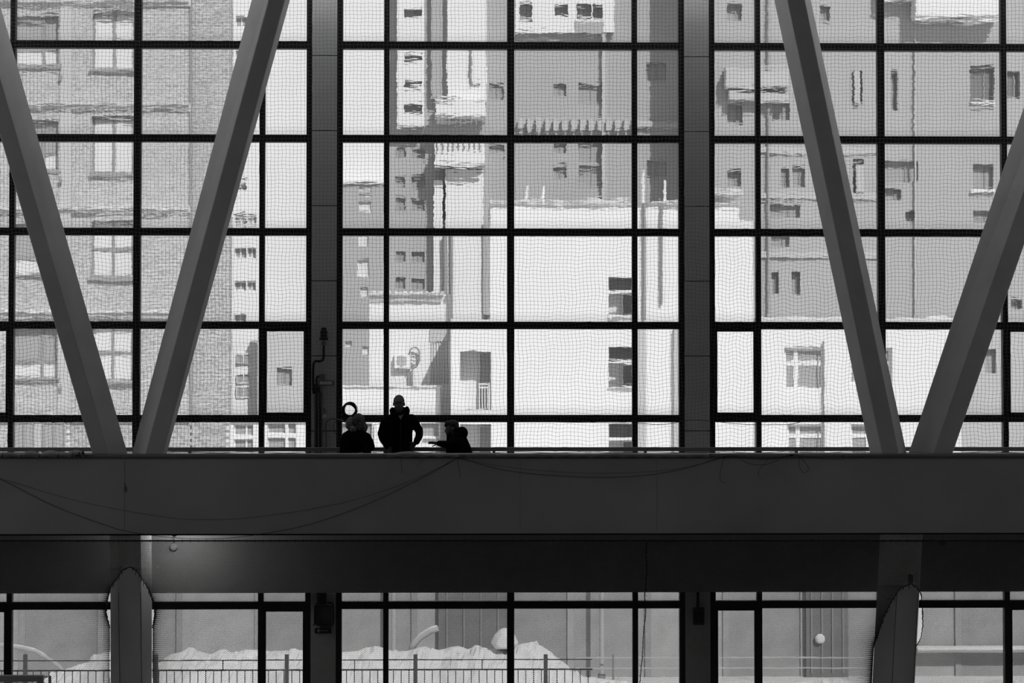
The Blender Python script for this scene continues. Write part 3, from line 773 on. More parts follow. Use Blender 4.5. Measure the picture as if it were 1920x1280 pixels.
# --- grey mid-rise
Y = 99.0; yb = toground(Y)
B = building('grey_block', 660, Y, 'grey block with a column of white-paned windows behind the third window column')
hs = [(673, 350, 696, 358), (673, 364, 696, 372), (673, 378, 696, 396), (672, 440, 690, 462), (670, 488, 692, 518), (676, 540, 690, 558), (648, 640, 660, 650), (680, 650, 692, 664)]
facade('wall', B, greyd, (596, 344, 726, yb), Y, .5, hs)
for h in hs: win(B, h, Y, .1, (), (), frame_w, wpale, 2)
snowcap(B, 596, 726, 344, 4, Y, .9, .8, 40)
blk('back', B, greyd, (596, 346, 722, yb), Y + .55, .3)
# --- tower with balconies
Y = 105.5; yb = toground(Y)
B = building('tower_block', 830, Y, 'tower block with stacked white balconies and a tall white stair strip, behind the white building')
hs = []
for y in (-60, 276, 330, 372, 470, 520):
    hs += [(742, y, 760, y + 20), (772, y + 2, 796, y + 22)]
for y in (-140, -30, 160): hs.append((918, y, 944, y + 26))
hs += [(918, 270, 946, 290)]
facade('wall', B, greyd, (728, -460, 962, yb), Y, .5, hs)
for h in hs: win(B, h, Y, .2, ((h[0] + h[2])/2,), (), frame_g, wglass_m, 2)
f = facade('stair_bay', B, white, (744, -460, 795, 238), Y - .9, .9, [(757, y, 791, y + 15) for y in (-200, -150, -100, -50, 18, 102, 150, 196)])
for y in (-200, -150, -100, -50, 18, 102, 150, 196): win(B, (757, y, 791, y + 15), Y - .9, .4, (774,), (), frame_g, wglass, 1.5)
blk('pier', B, greyd, (808, -460, 838, 188), Y - .5, .5)
blk('stair_strip', B, white, (838, -460, 912, 188), Y - 1.0, 1.0)
blk('stair_strip', B, white, (835, 318, 906, 600), Y - 1.0, 1.0)
blk('stair_strip', B, white, (813, 336, 830, 596), Y - .8, .8)
MB().tube([at(882, 92, Y - 1.1), at(883, 156, Y - 1.1), at(900, 157, Y - 1.1)], .06, 8).out('downpipe', metal_g, B)
MB().tube([at(846, 430, Y - 1.1), at(846, 600, Y - 1.1)], .09, 8).out('downpipe', metal_g, B)
MB().tube([at(834, 440, Y - 1.1), at(835, 600, Y - 1.1)], .11, 8).out('downpipe', metal_g, B)
blk('balcony', B, white, (817, 190, 910, 219), Y - 1.8, 1.8)
blk('balcony', B, white, (815, 266, 909, 310), Y - 1.8, 1.8)
for k in range(9): blk('baluster', B, metal_g, (822 + k*10, 220, 824 + k*10, 234), Y - 1.75, .06)
for k in range(9): blk('baluster', B, metal_g, (819 + k*10, 260, 821 + k*10, 283), Y - 1.9, .06)
blk('dark_pier', B, greyd, (906, 418, 919, 590), Y - 1.2, 1.2)
blk('back', B, greyd, (728, -460, 962, yb), Y + 10, .4)
# --- grey slab block
Y = 105.2; yb = toground(Y)
B = building('slab_block', 1140, Y, 'long grey slab block above the white building in the middle bay')
hs = [(974, 4, 998, 38), (1040, 8, 1066, 30), (1082, 8, 1110, 34), (1112, 8, 1130, 34)]
for y in (158, 266, 312): hs += [(1038, y, 1062, y + 22), (1085, y, 1132, y + 36)]
for y in (120, 300): hs.append((1212, y, 1250, y + 30))
facade('wall', B, greyd, (966, -460, 1322, yb), Y, .5, hs)
for h in hs: win(B, h, Y, .2, ((h[0] + h[2])/2,), (), frame_g, wglass_m, 2)
facade('white_band', B, white, (966, -120, 1152, 60), Y - .4, .35, hs[:4])
blk('dark_grey_panel', B, greyd, (1078, 38, 1132, 62), Y - .45, .1)  # darker grey panel along the foot of the white band
blk('pilaster', B, greyl, (1129, 0, 1137, 600), Y - .3, .3)
blk('floor_band', B, greyl, (966, 226, 1322, 240), Y - .2, .2)
for k in range(14): blk('fin', B, greyl, (972 + k*16.5, 222, 980 + k*16.5, 244), Y - .5, .3)
blk('back', B, greyd, (966, -460, 1322, yb), Y + 10, .4)
# --- grey house at right
Y = 100.0; yb = toground(Y)
B = building('grey_apartment_house', 1640, Y, 'grey apartment house with scattered dark windows filling the right bay')
hs = [(1820, 122, 1866, 186), (1825, 308, 1863, 352), (1825, 394, 1862, 414), (1364, 194, 1393, 230), (1364, 318, 1390, 348), (1448, 190, 1482, 222), (1464, 312, 1480, 350), (1486, 310, 1510, 350), (1444, 382, 1500, 408), (1446, 508, 1460, 552), (1484, 508, 1500, 552), (1446, 436, 1480, 462),
      (1540, 8, 1558, 40), (1364, 6, 1392, 36), (1600, 130, 1618, 190), (1672, 130, 1684, 204), (1660, 300, 1722, 340), (1660, 352, 1690, 372), (1698, 395, 1716, 414), (1600, 300, 1620, 360), (1890, 130, 1914, 180), (1895, 560, 1915, 580), (1548, 300, 1560, 350)]
facade('wall', B, greyw, (1332, -420, 2150, yb), Y, .6, hs)
for h in hs: win(B, h, Y, .3, ((h[0]*.35 + h[2]*.65),), (), frame_g, wglass if h[0] > 1815 and h[1] < 200 else wglass_m, 2.5)
blk('balcony_front', B, white, (1720, -160, 1880, 30), Y - 1.2, 1.1)
blk('balcony_front', B, white, (1655, -160, 1722, -4), Y - .8, .7)
blk('balcony_front', B, greyl, (1362, 125, 1480, 162), Y - .8, .7)
blk('balcony_front', B, greyl, (1368, 170, 1480, 188), Y - .6, .5)
blk('wall_strip', B, greyl, (1604, 130, 1614, 192), Y - .2, .2); blk('wall_strip', B, greyl, (1606, 305, 1620, 360), Y - .2, .2)
for y in (275, 360, 470): blk('floor_band', B, greyl, (1420, y, 1650, y + 12), Y - .12, .12)
MB().tube([at(1440, -200, Y - .15), at(1440, 590, Y - .15)], .06, 8).out('downpipe', metal_g, B)
MB().tube([at(1716, 60, Y - .15), at(1716, 590, Y - .15)], .05, 8).out('downpipe', greyl, B)
blk('window_ledge', B, white, (1822, 354, 1866, 358), Y - .2, .2)
blk('window_ledge', B, white, (1822, 188, 1868, 192), Y - .2, .2)
blk('back', B, greyw, (1332, -420, 2150, yb), Y + 12, .4)

# --- sunlit white building in the middle
Y = 76.0; yb = toground(Y)
B = building('white_building', 1160, Y, 'sunlit white rendered building with recessed loggias in the middle bay')
lg = [(1141, 519, 1188, 594), (1141, 650, 1188, 727), (1141, 794, 1188, 870)]
dr = [(863, 658, 921, 768), (863, 795, 921, 905)]
facade('wall', B, white, (919, 380, 1386, 605), Y, .7, lg)
facade('wall', B, white, (919, 605, 1412, yb), Y, .7, lg + [(d[0], d[1], d[2], d[3]) for d in dr])
facade('wall', B, white, (845.5, 598, 919, yb), Y, .7, dr)
blk('wall', B, white, (1386, 412, 1412, 605), Y, .7)
side = at(845.5, 430, Y)
MB().box((side.x, Y + .7, GZ), (side.x + .3, Y + 8, at(845, 598, Y).z)).out('side_wall', white, B)
blk('back', B, white, (846, 600, 1412, yb), Y + 8, .3)
for h in lg + dr:
    blk('loggia_back', B, white, (h[0] - 8, h[1] - 8, h[2] + 8, h[3] + 8), Y + 1.15, .1)
    blk('loggia_ceiling', B, white, (h[0] - 4, h[1] - 8, h[2] + 4, h[1] - 4), Y + .65, .6)
    blk('loggia_floor', B, white, (h[0] - 4, h[3] + 4, h[2] + 4, h[3] + 8), Y + .65, .6)
for h in lg:
    win(B, (h[0], h[1], h[2] - 3, h[1] + 26), Y + .9, 0, (), (), frame_w, wglass, 2)
    blk('crossbar', B, frame_w, (h[0], h[1] + 26, h[2], h[1] + 31.5), Y + .03, .35)
    win(B, (h[0] + 26, h[1] + 33, h[2] - 3, h[3] - 5), Y + .9, 0, (), (), frame_w, wglass, 2)
    blk('sill', B, frame_w, (h[0] - 1, h[3] - 3, h[2] + 1, h[3] + 1.5), Y - .08, .5)
for d in dr:
    win(B, (d[0] + 36, d[1] + 4, d[2] - 1, d[3] - 2), Y + .95, 0, (), (), frame_w, wglass_m, 1.5)
    rl = MB()
    for y in (d[1] + 62, d[1] + 68): rl.tube([at(897, y, Y + .15), at(921, y, Y + .15)], .022, 6)
    rl.tube([at(897, d[3] - 3, Y + .15), at(921, d[3] - 3, Y + .15)], .022, 6)
    ro = rl.out('railing', frame_w, B)
    for k in range(5): MB().tube([at(899 + k*5.0, d[1] + 66, Y + .15), at(899 + k*5.0, d[3] - 3, Y + .15)], .02, 6).out('baluster', frame_w, ro)
    MB().tube([at(917, d[1] + 60, Y + .13), at(917, d[3], Y + .13)], .035, 6).out('baluster', frame_w, ro)
snowcap(B, 918, 1388, 380, 6, Y - .05, 7, 1.0, 90)
snowcap(B, 1338, 1392, 362, 7, Y + 1, 4, 1.0, 20)
for px, y in ((987, 348), (1018, 350), (1205, 320), (1246, 338)):
    MB().tube([at(px, 384, Y + 1), at(px + 1, y, Y + 1)], .05, 8).tube([at(px - 3, y + 22, Y + 1), at(px + 4, y + 18, Y + 1)], .05, 8).out('roof_pipe', white, B)
MB().tube([at(1208, 384, Y - .12), at(1208, 600, Y - .12)], .06, 8).out('downpipe', metal_g, B)
MB().tube([at(1240, 384, Y - .12), at(1240, 570, Y - .12)], .05, 8).out('downpipe', metal_g, B)
blk('grey_strip', B, greyl, (1194, 612, 1211, yb), Y - .3, .35)  # pale grey upright strip standing proud of the white wall
blk('corner_strip', B, greyl, (1263, 615, 1273, 860), Y - .2, .3)
# --- its set-back part at left and the low block before it
B = building('set_back_wing', 765, 79, 'set-back white wing with a snowy roof edge left of the loggia door, half in shadow')
Y = 79.5; yb = toground(Y)
facade('wall', B, white, (693, 552, 846, yb), Y, .5)
snowcap(B, 691, 832, 552, 7, Y - .05, 6, 1.0, 40)
blk('ledge', B, greyl, (693, 561, 828, 565), Y - .12, .15)
blk('shade_panel', B, greyl, (806, 617, 842, 640), Y - .06, .1)  # grey puts the shade on this wing into the wall colour
for k in range(7): blk('shade_rib', B, greyw, (808 + k*5, 640, 809.6 + k*5, 720), Y - .05, .08)  # grey ribs carry that painted shade further down
Y = 77.2; yb = toground(Y)
B = building('garage', 735, Y, 'low white flat-roofed block in front of the set-back wing, behind the standing man')
wn = [(716, 793, 757, 815), (716, 822, 757, 846), (790, 793, 824, 818), (640, 793, 698, 840)]
facade('wall', B, white, (640, 724, 826, yb), Y, .4, wn)
for r in wn[:2]: win(B, r, Y, .15, (), (), frame_w, wglass_m, 2)
win(B, wn[2], Y, .15, (), (), frame_w, wglass_m, 2); win(B, wn[3], Y, .15, (670,), (816,), frame_w, wglass_m, 2)
blk('sill', B, metal_g, (794, 822, 824, 825), Y - .1, .14)
blk('sill', B, white, (702, 796, 708, 846), Y - .1, .14)
blk('roof', B, snow, (638, 722.5, 828, 725), Y - .1, 1.9)
Y = 79.4
t = thing('air_conditioner', at(754, 692, Y), 'white air conditioner unit with a round fan on the sunlit wall', 'air conditioner')
blk('housing', t, mat('ac_white', .8, .5), (739, 665, 770, 691), Y - .2, .28, .03)
c = at(753, 677, Y - .2); MB().lathe((c.x, c.y, c.z), [(.19, .0), (.19, -.012), (.17, -.015), (.02, -.006)], 24, 'y').out('fan_ring', greyl, t)
for k in range(5): MB().box(tuple(at(745 + k*4, 685, Y - .225)), tuple(at(745.5 + k*4, 669, Y - .215))).out('grille_bar', metal_g, t)
for x in (743, 765): blk('bracket', t, metal_g, (x, 691, x + 2, 694), Y - .18, .26)
t = thing('coiled_hose', at(777, 690, Y), 'ringed pipe beside the air conditioner on the white wall', 'hose')
for k in range(2):
    c = at(777, 664 + 9*k, Y - .1)
    MB().tube([c + Vector((.19*math.cos(a), .06*k, (.26 - .05*k)*math.sin(a))) for a in [2*math.pi*q/24 for q in range(24)]], .028, 6, closed=True).out('ring', metal_g, t)
MB().tube([at(767, 664, Y - .06), at(767, 724, Y - .06)], .03, 6).tube([at(773, 690, Y - .06), at(773, 724, Y - .06)], .03, 6).out('pipe', metal_g, t)
for k in range(5): MB().tube([at(767, 690 + 7*k, Y - .06), at(773, 690 + 7*k, Y - .06)], .02, 6).out('rung', metal_g, t)
# --- white ground storey under the grey house
Y = 77.0; yb = toground(Y)
B = building('white_ground_storey', 1610, Y, 'sunlit white ground storey with cross-barred windows before the grey apartment house')
wn = [(1470, 651, 1545, 731), (1475, 795, 1545, 860), (1592, 651, 1672, 720), (1594, 795, 1660, 860)]
facade('wall', B, white, (1418, 604, 1800, yb), Y, .6, wn)
win(B, wn[0], Y, .25, (1493,), (680,), frame_w, wglass_m, 9, pale=())
win(B, wn[1], Y, .25, (1496,), (817,), frame_w, wglass_m, 8); win(B, wn[2], Y, .25, (1630,), (680,), frame_w, wglass_m, 8); win(B, wn[3], Y, .25, (1628,), (817,), frame_w, wglass_m, 8)
MB().tube([at(1544, 640, Y - .1), at(1544, 860, Y - .1)], .03, 6).out('downpipe', metal_g, B)
snowcap(B, 1416, 1802, 604, 17, Y - .05, 5, .25, 70)
B = building('pale_grey_house', 1900, 79, 'pale grey house wall at the far right behind the right strut')
Y = 79.0; yb = toground(Y)
wn = [(1846, 655, 1866, 700), (1900, 560, 1922, 590)]
facade('wall', B, greyl, (1798, 606, 2150, yb), Y, .5, wn[:1])
win(B, wn[0], Y, .2, (), (), frame_g, wglass_m, 2)
snowcap(B, 1798, 2150, 606, 4, Y, 4, .6, 30)

# --- unseen houses added beside the yard to bounce sun onto the struts
for k, (xa, xb, Yh, hh, lab) in enumerate(((-44, -23, 46, 17, 'pale house added out of view to the left to bounce sunlight'), (24, 46, 48, 18, 'pale house added out of view to the right to bounce sunlight'))):
    B = thing('added_side_house', ((xa + xb)/2, Yh, GZ), lab, 'building')
    m = MB(); zs_ = [GZ + 1.2 + 3.1*q for q in range(5)]; xs_ = [xa + 1.5 + 3.6*q for q in range(6)]
    m.box((xa, Yh + .25, GZ), (xb, Yh + 9, hh))
    m.box((xa, Yh, GZ), (xb, Yh + .25, zs_[0]))
    for z in zs_:
        m.box((xa, Yh, z + 1.6), (xb, Yh + .25, z + 3.1))
        for x0_, x1_ in zip([xa] + [x + 1.5 for x in xs_ if x + 1.5 < xb], [x for x in xs_ if x + 1.5 < xb] + [xb]): m.box((x0_, Yh, z), (x1_, Yh + .25, z + 1.6))
    m.out('wall', white, B)
    for z in zs_:
        for x in xs_:
            if x + 1.5 < xb: MB().box((x, Yh + .16, z), (x + 1.5, Yh + .2, z + 1.6)).out('window', wglass_m, B)
    MB().box((xa - .3, Yh - .3, hh), (xb + .3, Yh + 9.3, hh + .3)).out('roof', snow, B)

# --- yard: boundary wall, gate, poles, snow bank, fence
Y = 50.8; yb = toground(Y)
wl = MB()
cm = [mat('wall_slab', v, .9, .1, 2) for v in (.36, .40, .45)]
B = thing('boundary_wall', (0, Y, GZ), 'grey concrete boundary wall of separate panels behind the snow bank', 'wall')
xs = [-16 + 1.85*k for k in range(19)]
ztop = 1.55
for k in range(18):
    MB().box((xs[k] + .012, Y + random.uniform(-.02, .02), GZ), (xs[k+1] - .012, Y + .14, ztop)).out('panel', cm[k % 3], B)
    MB().box((xs[k] - .07, Y - .05, GZ), (xs[k] + .07, Y + .02, ztop)).out('post', cm[(k + 1) % 3], B)
for k, (a, b_, t_) in enumerate(((822, 950, 1146), (1512, 1590, 1150))):
    g = building('metal_gate' if k else 'steel_door', (a + b_)/2, Y - .2, 'dark steel gate leaf in the boundary wall at right' if k else 'dark steel sheet door in the boundary wall in the middle window', 'gate')
    p, q = at(a, 1300, Y - .2), at(b_, 1090, Y - .2)
    MB().box((p.x, Y - .2, GZ), (q.x, Y - .1, ztop)).out('leaf', mat('gate_sheet', .22, .7, .1, 2), g)
    for j in range(4): MB().box((p.x + (q.x - p.x)*(j + .5)/4 - .02, Y - .23, GZ + .1), (p.x + (q.x - p.x)*(j + .5)/4 + .02, Y - .2, ztop - .1)).out('rib', metal_g, g)
t = thing('wall_lamp', at(1537, 1204, Y - .3), 'round white lamp on the dark gate leaf', 'lamp')
c = at(1537, 1197, Y - .24); MB().lathe((c.x, c.y, c.z), [(.02, 0), (.11, 0), (.12, -.05), (.07, -.11), (.01, -.12)], 12, 'y').out('globe', white, t)
MB().tube([at(1537, 1204, Y - .21), at(1537, 1216, Y - .21)], .02, 6).out('stem', metal_g, t)
for px, wd, lab in ((737.5, .05, 'pale pole standing behind the snow bank near the steel door'), (1128, .05, 'pale pole standing before the boundary wall in the middle window')):
    t = thing('pole', (at(px, 1200, Y - .6).x, Y - .6, GZ), lab, 'pole')
    x = at(px, 1200, Y - .6).x
    MB().tube([(x, Y - .6, GZ), (x, Y - .6, 3.2)], wd, 10).out('shaft', greyl, t); MB().tube([(x, Y - .6, GZ), (x, Y - .6, GZ + .15)], .09, 10).out('foot', metal_g, t)
    MB().ball((x, Y - .6, 3.2), .06, 8).out('cap', metal_g, t)
# pallet-like white panel and slanted pipe behind the snow
t = thing('bent_pipe', at(800, 1210, 48.6), 'snow-topped bent pipe rising out of the snow bank left of the steel door', 'pipe')
MB().tube([at(770, 1218, 49.2), at(776, 1206, 49.2), at(790, 1193, 49.2), at(806, 1183, 49.2), at(822, 1177, 49.2)], .075, 8).out('tube', greyl, t, smooth=True)
MB().tube([at(776, 1203, 49.2), at(790, 1190, 49.2), at(806, 1180, 49.2), at(820, 1175, 49.2)], .055, 8).out('snow_ridge', snow, t, smooth=True)
t = thing('arched_hose', at(60, 1225, 48.6), 'pale arched pipe above the snow at the far left of the lower windows', 'pipe')
MB().tube([at(-40, 1212, 48.6), at(5, 1210, 48.6), at(40, 1214, 48.6), at(66, 1220, 48.6), at(88, 1233, 48.6), at(110, 1248, 48.6), at(122, 1262, 48.6)], .05, 8).out('tube', greyl, t, smooth=True)
MB().tube([at(0, 1208, 48.6), at(40, 1212, 48.6), at(64, 1217.5, 48.6), at(86, 1230, 48.6)], .04, 8).out('snow_ridge', snow, t, smooth=True)

prof = [(-160, 1262), (-60, 1275), (60, 1280), (88, 1266), (130, 1252), (170, 1239), (186, 1226), (197, 1222), (210, 1223), (250, 1240), (285, 1245), (297, 1243), (320, 1226), (340, 1221), (358, 1212.5), (370, 1219), (393, 1227), (412, 1218), (425, 1217), (440, 1226), (458, 1217), (480, 1218), (510, 1221), (560, 1218), (600, 1220), (640, 1222), (672, 1220), (688, 1213), (700, 1212), (716, 1213), (740, 1221), (765, 1220), (785, 1213), (800, 1211), (815, 1219), (826, 1219), (845, 1212), (860, 1210.5), (878, 1217), (892, 1209), (905, 1213), (925, 1217), (950, 1216), (978, 1206), (1000, 1203.5), (1012, 1209), (1028, 1218), (1045, 1232), (1060, 1244), (1078, 1260), (1092, 1268), (1130, 1273), (1180, 1281), (1230, 1292), (1300, 1298), (1380, 1292), (1470, 1281), (1500, 1276), (1580, 1275), (1640, 1288), (1720, 1290), (1850, 1281), (1900, 1276), (2100, 1280)]
pxs, pys = np.array(prof).T
def heap(px0, px1, Yc, half, label, name, n=240, m_=16, amp=.045):
    xs = np.linspace(px0, px1, n); b = MB(); vs = []
    for i, px in enumerate(xs):
        py = float(np.interp(px, pxs, pys)); top = at(px, py, Yc); H = max(top.z - GZ, .04)
        for j in range(m_ + 1):
            a = -1 + 2*j/m_
            h = (1 - abs(a)**1.8)
            y = Yc + a*half*(1 + .15*math.sin(i*.2)); e = amp*h*(math.sin(i*.9 + j*2.1) + math.sin(i*.37 - j*1.3) + random.uniform(-.8, .8))*(abs(a) > .08)
            vs.append((top.x + random.uniform(-.02, .02), y, GZ - .03 + H*h + .03*h + min(e, 0 if a > 0 else e)))
    k = m_ + 1
    b.add(vs, [(i*k + j, (i+1)*k + j, (i+1)*k + j + 1, i*k + j + 1) for i in range(n - 1) for j in range(m_)])
    return b.out(name, snow, None, smooth=False, label=label, category='snow')
heap(-160, 2100, 48.3, 1.5, 'long lumpy bank of cleared snow in the yard behind the fence', 'snow_bank', 420)
# boulder of snow on the bank
vs = [(930, 1217), (921, 1205), (928, 1190), (938, 1180), (946, 1177.5), (957, 1181), (966, 1193), (971, 1206), (964, 1217)]
t = MB(); r0 = [at(x, y, 48.0) for x, y in vs]; r1 = [at(945 + (x - 945)*1.05, 1217 + (y - 1217)*1.03 + random.uniform(-.5, .5), 48.25) for x, y in vs]; r2 = [at(945 + (x - 945)*.7, 1217 + (y - 1217)*.75, 48.6) for x, y in vs]; rm = [at(945 + (x - 945)*.6, 1217 + (y - 1217)*.6 - 2, 47.8) for x, y in vs]
t.prism([rm, r0, r1, r2]).out('snow_boulder', snow, None, label='big upright block of snow on the bank beside the middle mullion', category='snow', bevel=.03)

Y = 38.0
fn = thing('picket_fence', (0, Y, GZ), 'low dark metal picket fence with square posts in front of the snow bank', 'fence')
pk = None
zr1, zr2 = az(1236, Y), az(1254.5, Y)
fence_m = mat('fence_metal', .2, .6); post_m = mat('fence_post', .5, .7)
MB().tube([(ax(-120, Y), Y, zr1), (ax(1110, Y), Y, zr1)], .009, 6).out('top_wire', fence_m, fn)
MB().box((ax(-120, Y), Y - .012, zr2 - .012), (ax(1110, Y), Y + .012, zr2 + .012)).out('rail', fence_m, fn)
MB().box((ax(-120, Y), Y - .012, GZ + .1), (ax(1110, Y), Y + .012, GZ + .125)).out('rail', fence_m, fn)
x = ax(-110, Y)
while x < ax(1105, Y):
    pk = pk or MB().box((-.007, -.007, 0), (.007, .007, zr2 - GZ)).mesh('picket', fence_m)
    inst('picket', pk, (x, Y, GZ), fn); x += (ax(514.6, Y) - ax(500, Y))
for px in (48, 293, 538, 779, 1023):
    p = at(px, 1226, Y)
    MB().box((p.x - .035, Y - .05, GZ), (p.x + .035, Y + .02, p.z)).out('post', post_m, fn, bevel=.006)
for px in (418, 665, 904):
    p = at(px, 1236, Y); MB().box((p.x - .008, Y - .01, zr2), (p.x + .008, Y + .01, zr1)).out('stay', fence_m, fn)
wf2 = thing('wire_fence', (ax(1400, 49.95), 49.95, GZ), 'wire fence with snow on its wires in the yard at right', 'fence')
for py in (1233, 1253): MB().tube([at(1080, py, 49.95), at(1480, py - 1, 49.95), at(1660, py, 49.95)], .018, 6).out('wire', greyl, wf2)
for px in (1150, 1310, 1420, 1640): p = at(px, 1225, 49.95); MB().tube([(p.x, 49.95, GZ), (p.x, 49.95, p.z)], .025, 6).out('post', metal_g, wf2)
b = thing('snowy_ledge', at(1800, 1226, 50.3), 'snow-covered ledge along the boundary wall at far right', 'ledge')
p, q = at(1720, 1219, 50.4), at(1990, 1214, 50.4)
MB().box((p.x, 50.4, p.z - .05), (q.x, 50.75, p.z)).out('shelf', greyd, b)
vs = MB()
MB().box((p.x, 50.38, p.z), (q.x, 50.75, q.z + .02)).out('snow_layer', snow, b, bevel=.02)

# ------------------------------------------------------------------ people on the walkway
YM = 29.34; PXM = YM / F                      # depth they stand at, metres per pixel there
skin = mat('skin', .09, .6); coat = mat('black_coat', .005, .9, spec=.03); jeans = mat('dark_trousers', .012, .9)
hair_m = mat('short_hair', .07, .8); fur = mat('pale_fur', .13, .95, .3, 60); knit = mat('knit_hat', .07, .95, .2, 80); shirt_m = mat('grey_shirt', .13, .9)
shoe_m = mat('shoe_leather', .02, .6)
def Q(px, py, dy=0):
    p = at(px, py, YM); return Vector((p.x, YM + dy, p.z))
def skin_over(mb, name, m, parent, voxel=.009, it=3, **tags):
    """merge overlapping limbs into one continuous surface"""
    tmp = bpy.data.objects.new('tmp', mb.mesh('tmp', m)); COL.objects.link(tmp)
    r = tmp.modifiers.new('r', 'REMESH'); r.mode = 'VOXEL'; r.voxel_size = voxel; r.use_smooth_shade = True
    if it:
        sm = tmp.modifiers.new('s', 'SMOOTH'); sm.iterations = it; sm.factor = .5
    dg = bpy.context.evaluated_depsgraph_get()
    me = bpy.data.meshes.new_from_object(tmp.evaluated_get(dg)); me.name = name
    bpy.data.objects.remove(tmp)
    V = np.empty(len(me.vertices)*3, np.float32); me.vertices.foreach_get('co', V); V = V.reshape(-1, 3)
    w = Vector((float((V[:, 0].min() + V[:, 0].max())/2), float((V[:, 1].min() + V[:, 1].max())/2), float(V[:, 2].min())))
    V -= np.array(w, np.float32); me.vertices.foreach_set('co', V.ravel()); me.materials.clear(); me.materials.append(m); me.update()
    o = bpy.data.objects.new(name, me); COL.objects.link(o); return place(o, w, parent, **tags)
def rings(mb, rows, n=24):
    """stack of ellipses: (px, py, half width px, half depth m, dy)"""
    rr = []
    for px, py, hw, hd, dy in rows:
        c = Q(px, py, dy); rr.append([c + Vector((hw*PXM*math.cos(a), hd*math.sin(a), 0)) for a in [-2*math.pi*k/n for k in range(n)]])
    return mb.prism(rr[::-1] if rr[0][0].z > rr[-1][0].z else rr)
def limb(mb, pts, n=12):
    """(px, py, dy, radius px)"""
    for a, b in zip(pts[:-1], pts[1:]): mb.cap(Q(*a[:3]), a[3]*PXM, Q(*b[:3]), b[3]*PXM, n)
    return mb
def ell(mb, px, py, dy, rx, ry, rz, n=18, rot=None): return mb.ball(Q(px, py, dy), 1, n, sc=(rx*PXM, ry, rz*PXM), rot=rot)
def hand(mb, w, d, up, side, L, curl=.35, s=1.0):
    """palm and five fingers: w wrist, d pointing direction, up back of the hand, side towards the thumb"""
    w, d, up, side = Vector(w), Vector(d).normalized(), Vector(up).normalized(), Vector(side).normalized()
    pl = .085*s
    for k in range(4):
        o = side*(.027 - .018*k)*s
        mb.cap(w + o*.7, .014*s, w + d*pl + o, .0125*s, 8)
        l = (.068, .078, .072, .056)[k]*s*L; b = w + d*pl + o + d*.004; dirn = d + side*(.10 - .07*k)
        for j, fr in enumerate((.45, .32, .23)):
            dirn = (dirn - up*curl*(.6 if j == 0 else 1)).normalized()
            e = b + dirn*l*fr; mb.cap(b, (.0092 - .0006*j)*s, e, (.0086 - .0006*j)*s, 8); b = e
    b = w + side*.022*s + d*.015*s; dirn = (d*.6 + side*.8 - up*.2).normalized()
    for j, l in enumerate((.042, .034, .026)):
        e = b + dirn*l*s; mb.cap(b, (.0125 - .001*j)*s, e, (.0115 - .001*j)*s, 8); b = e; dirn = (dirn + d*.35).normalized()
    return mb
FLOORPX = 755 + (EYE.z - zslab)/YM*F
def legs(parent, xs, hip, body, r=(10.5, 7.6, 5.6), lean=0):
    t = MB(); k = (hip + FLOORPX)/2 + 2
    for x0, x1 in xs:
        limb(t, [(x0, hip, 0, r[0]), (x1, k, -.01, r[1]), (x1, FLOORPX - 9, .0, r[2])])
        limb(body, [(x0, hip, 0, r[0]*.7), (x1, k, -.01, r[1]*.7), (x1, FLOORPX - 8, 0, r[2]*.7)])
    ell(t, sum(x[0] for x in xs)/len(xs), hip - 8, 0, (max(x[0] for x in xs) - min(x[0] for x in xs))/2 + r[0]*1.05, .115, 13)
    skin_over(t, 'trousers', jeans, parent, .012, 3)
    for x0, x1 in xs:
        m = MB(); c = Q(x1, FLOORPX - 5, -.05)
        m.ball((c.x, c.y, zslab + .048), 1, 14, sc=(.046, .125, .046)); m.ball((c.x, c.y + .06, zslab + .07), 1, 12, sc=(.04, .05, .065))
        m.box((c.x - .042, c.y - .11, zslab + .002), (c.x + .042, c.y + .1, zslab + .022))
        skin_over(m, 'shoe', shoe_m, parent, .009, 2)

# the standing man
p = Q(750, FLOORPX); man = thing('person', (p.x, YM, zslab), 'tallest person, standing in a dark hooded jacket with open collar and hands at the hips', 'person', 'people on the walkway')
b = MB()
ell(b, 748, 753.5, 0, 9.9, .094, 13.2); ell(b, 748.1, 762, -.022, 8.6, .072, 11.5); ell(b, 748.2, 769.5, -.055, 4.6, .03, 4.0)
limb(b, [(748.4, 764, .005, 8.0), (749, 781, .012, 8.2)])
ell(b, 748.2, 759.5, -.098, 1.7, .018, 3.4); ell(b, 748.2, 766.3, -.088, 3.2, .012, 1.0); ell(b, 748, 752.2, -.085, 7.0, .016, 1.5)
for sx in (-1, 1):
    ell(b, 748 + sx*10.3, 757.5, .012, 1.4, .018, 3.6); ell(b, 748 + sx*4.2, 755.2, -.083, 1.7, .010, 1.1)
rings(b, [(749, 778, 14, .07, .01), (749, 784, 21, .085, .01), (750, 800, 20, .10, .01), (751, 826, 17, .10, .01), (751, 850, 18, .11, .01), (751, 868, 19, .11, .01)])
limb(b, [(726, 788, 0, 5), (717, 813, .02, 4.6), (729.5, 838, -.07, 3.6)]); limb(b, [(774, 786, 0, 5), (785, 809, .02, 4.6), (779.5, 829, -.06, 3.6)])
hand(b, Q(729.5, 838, -.075), (.38, -.06, -.9), (-.25, -.9, -.1), (.85, -.2, .35), .85, .16, .92)
hand(b, Q(779, 829.5, -.065), (-.62, -.06, -.78), (.25, -.95, .1), (-.75, -.2, .6), .85, .16, .92)
legs(man, [(742, 739.5), (760, 762.5)], 868, b)
skin_over(b, 'body', skin, man, .0065, 2)
j = MB()
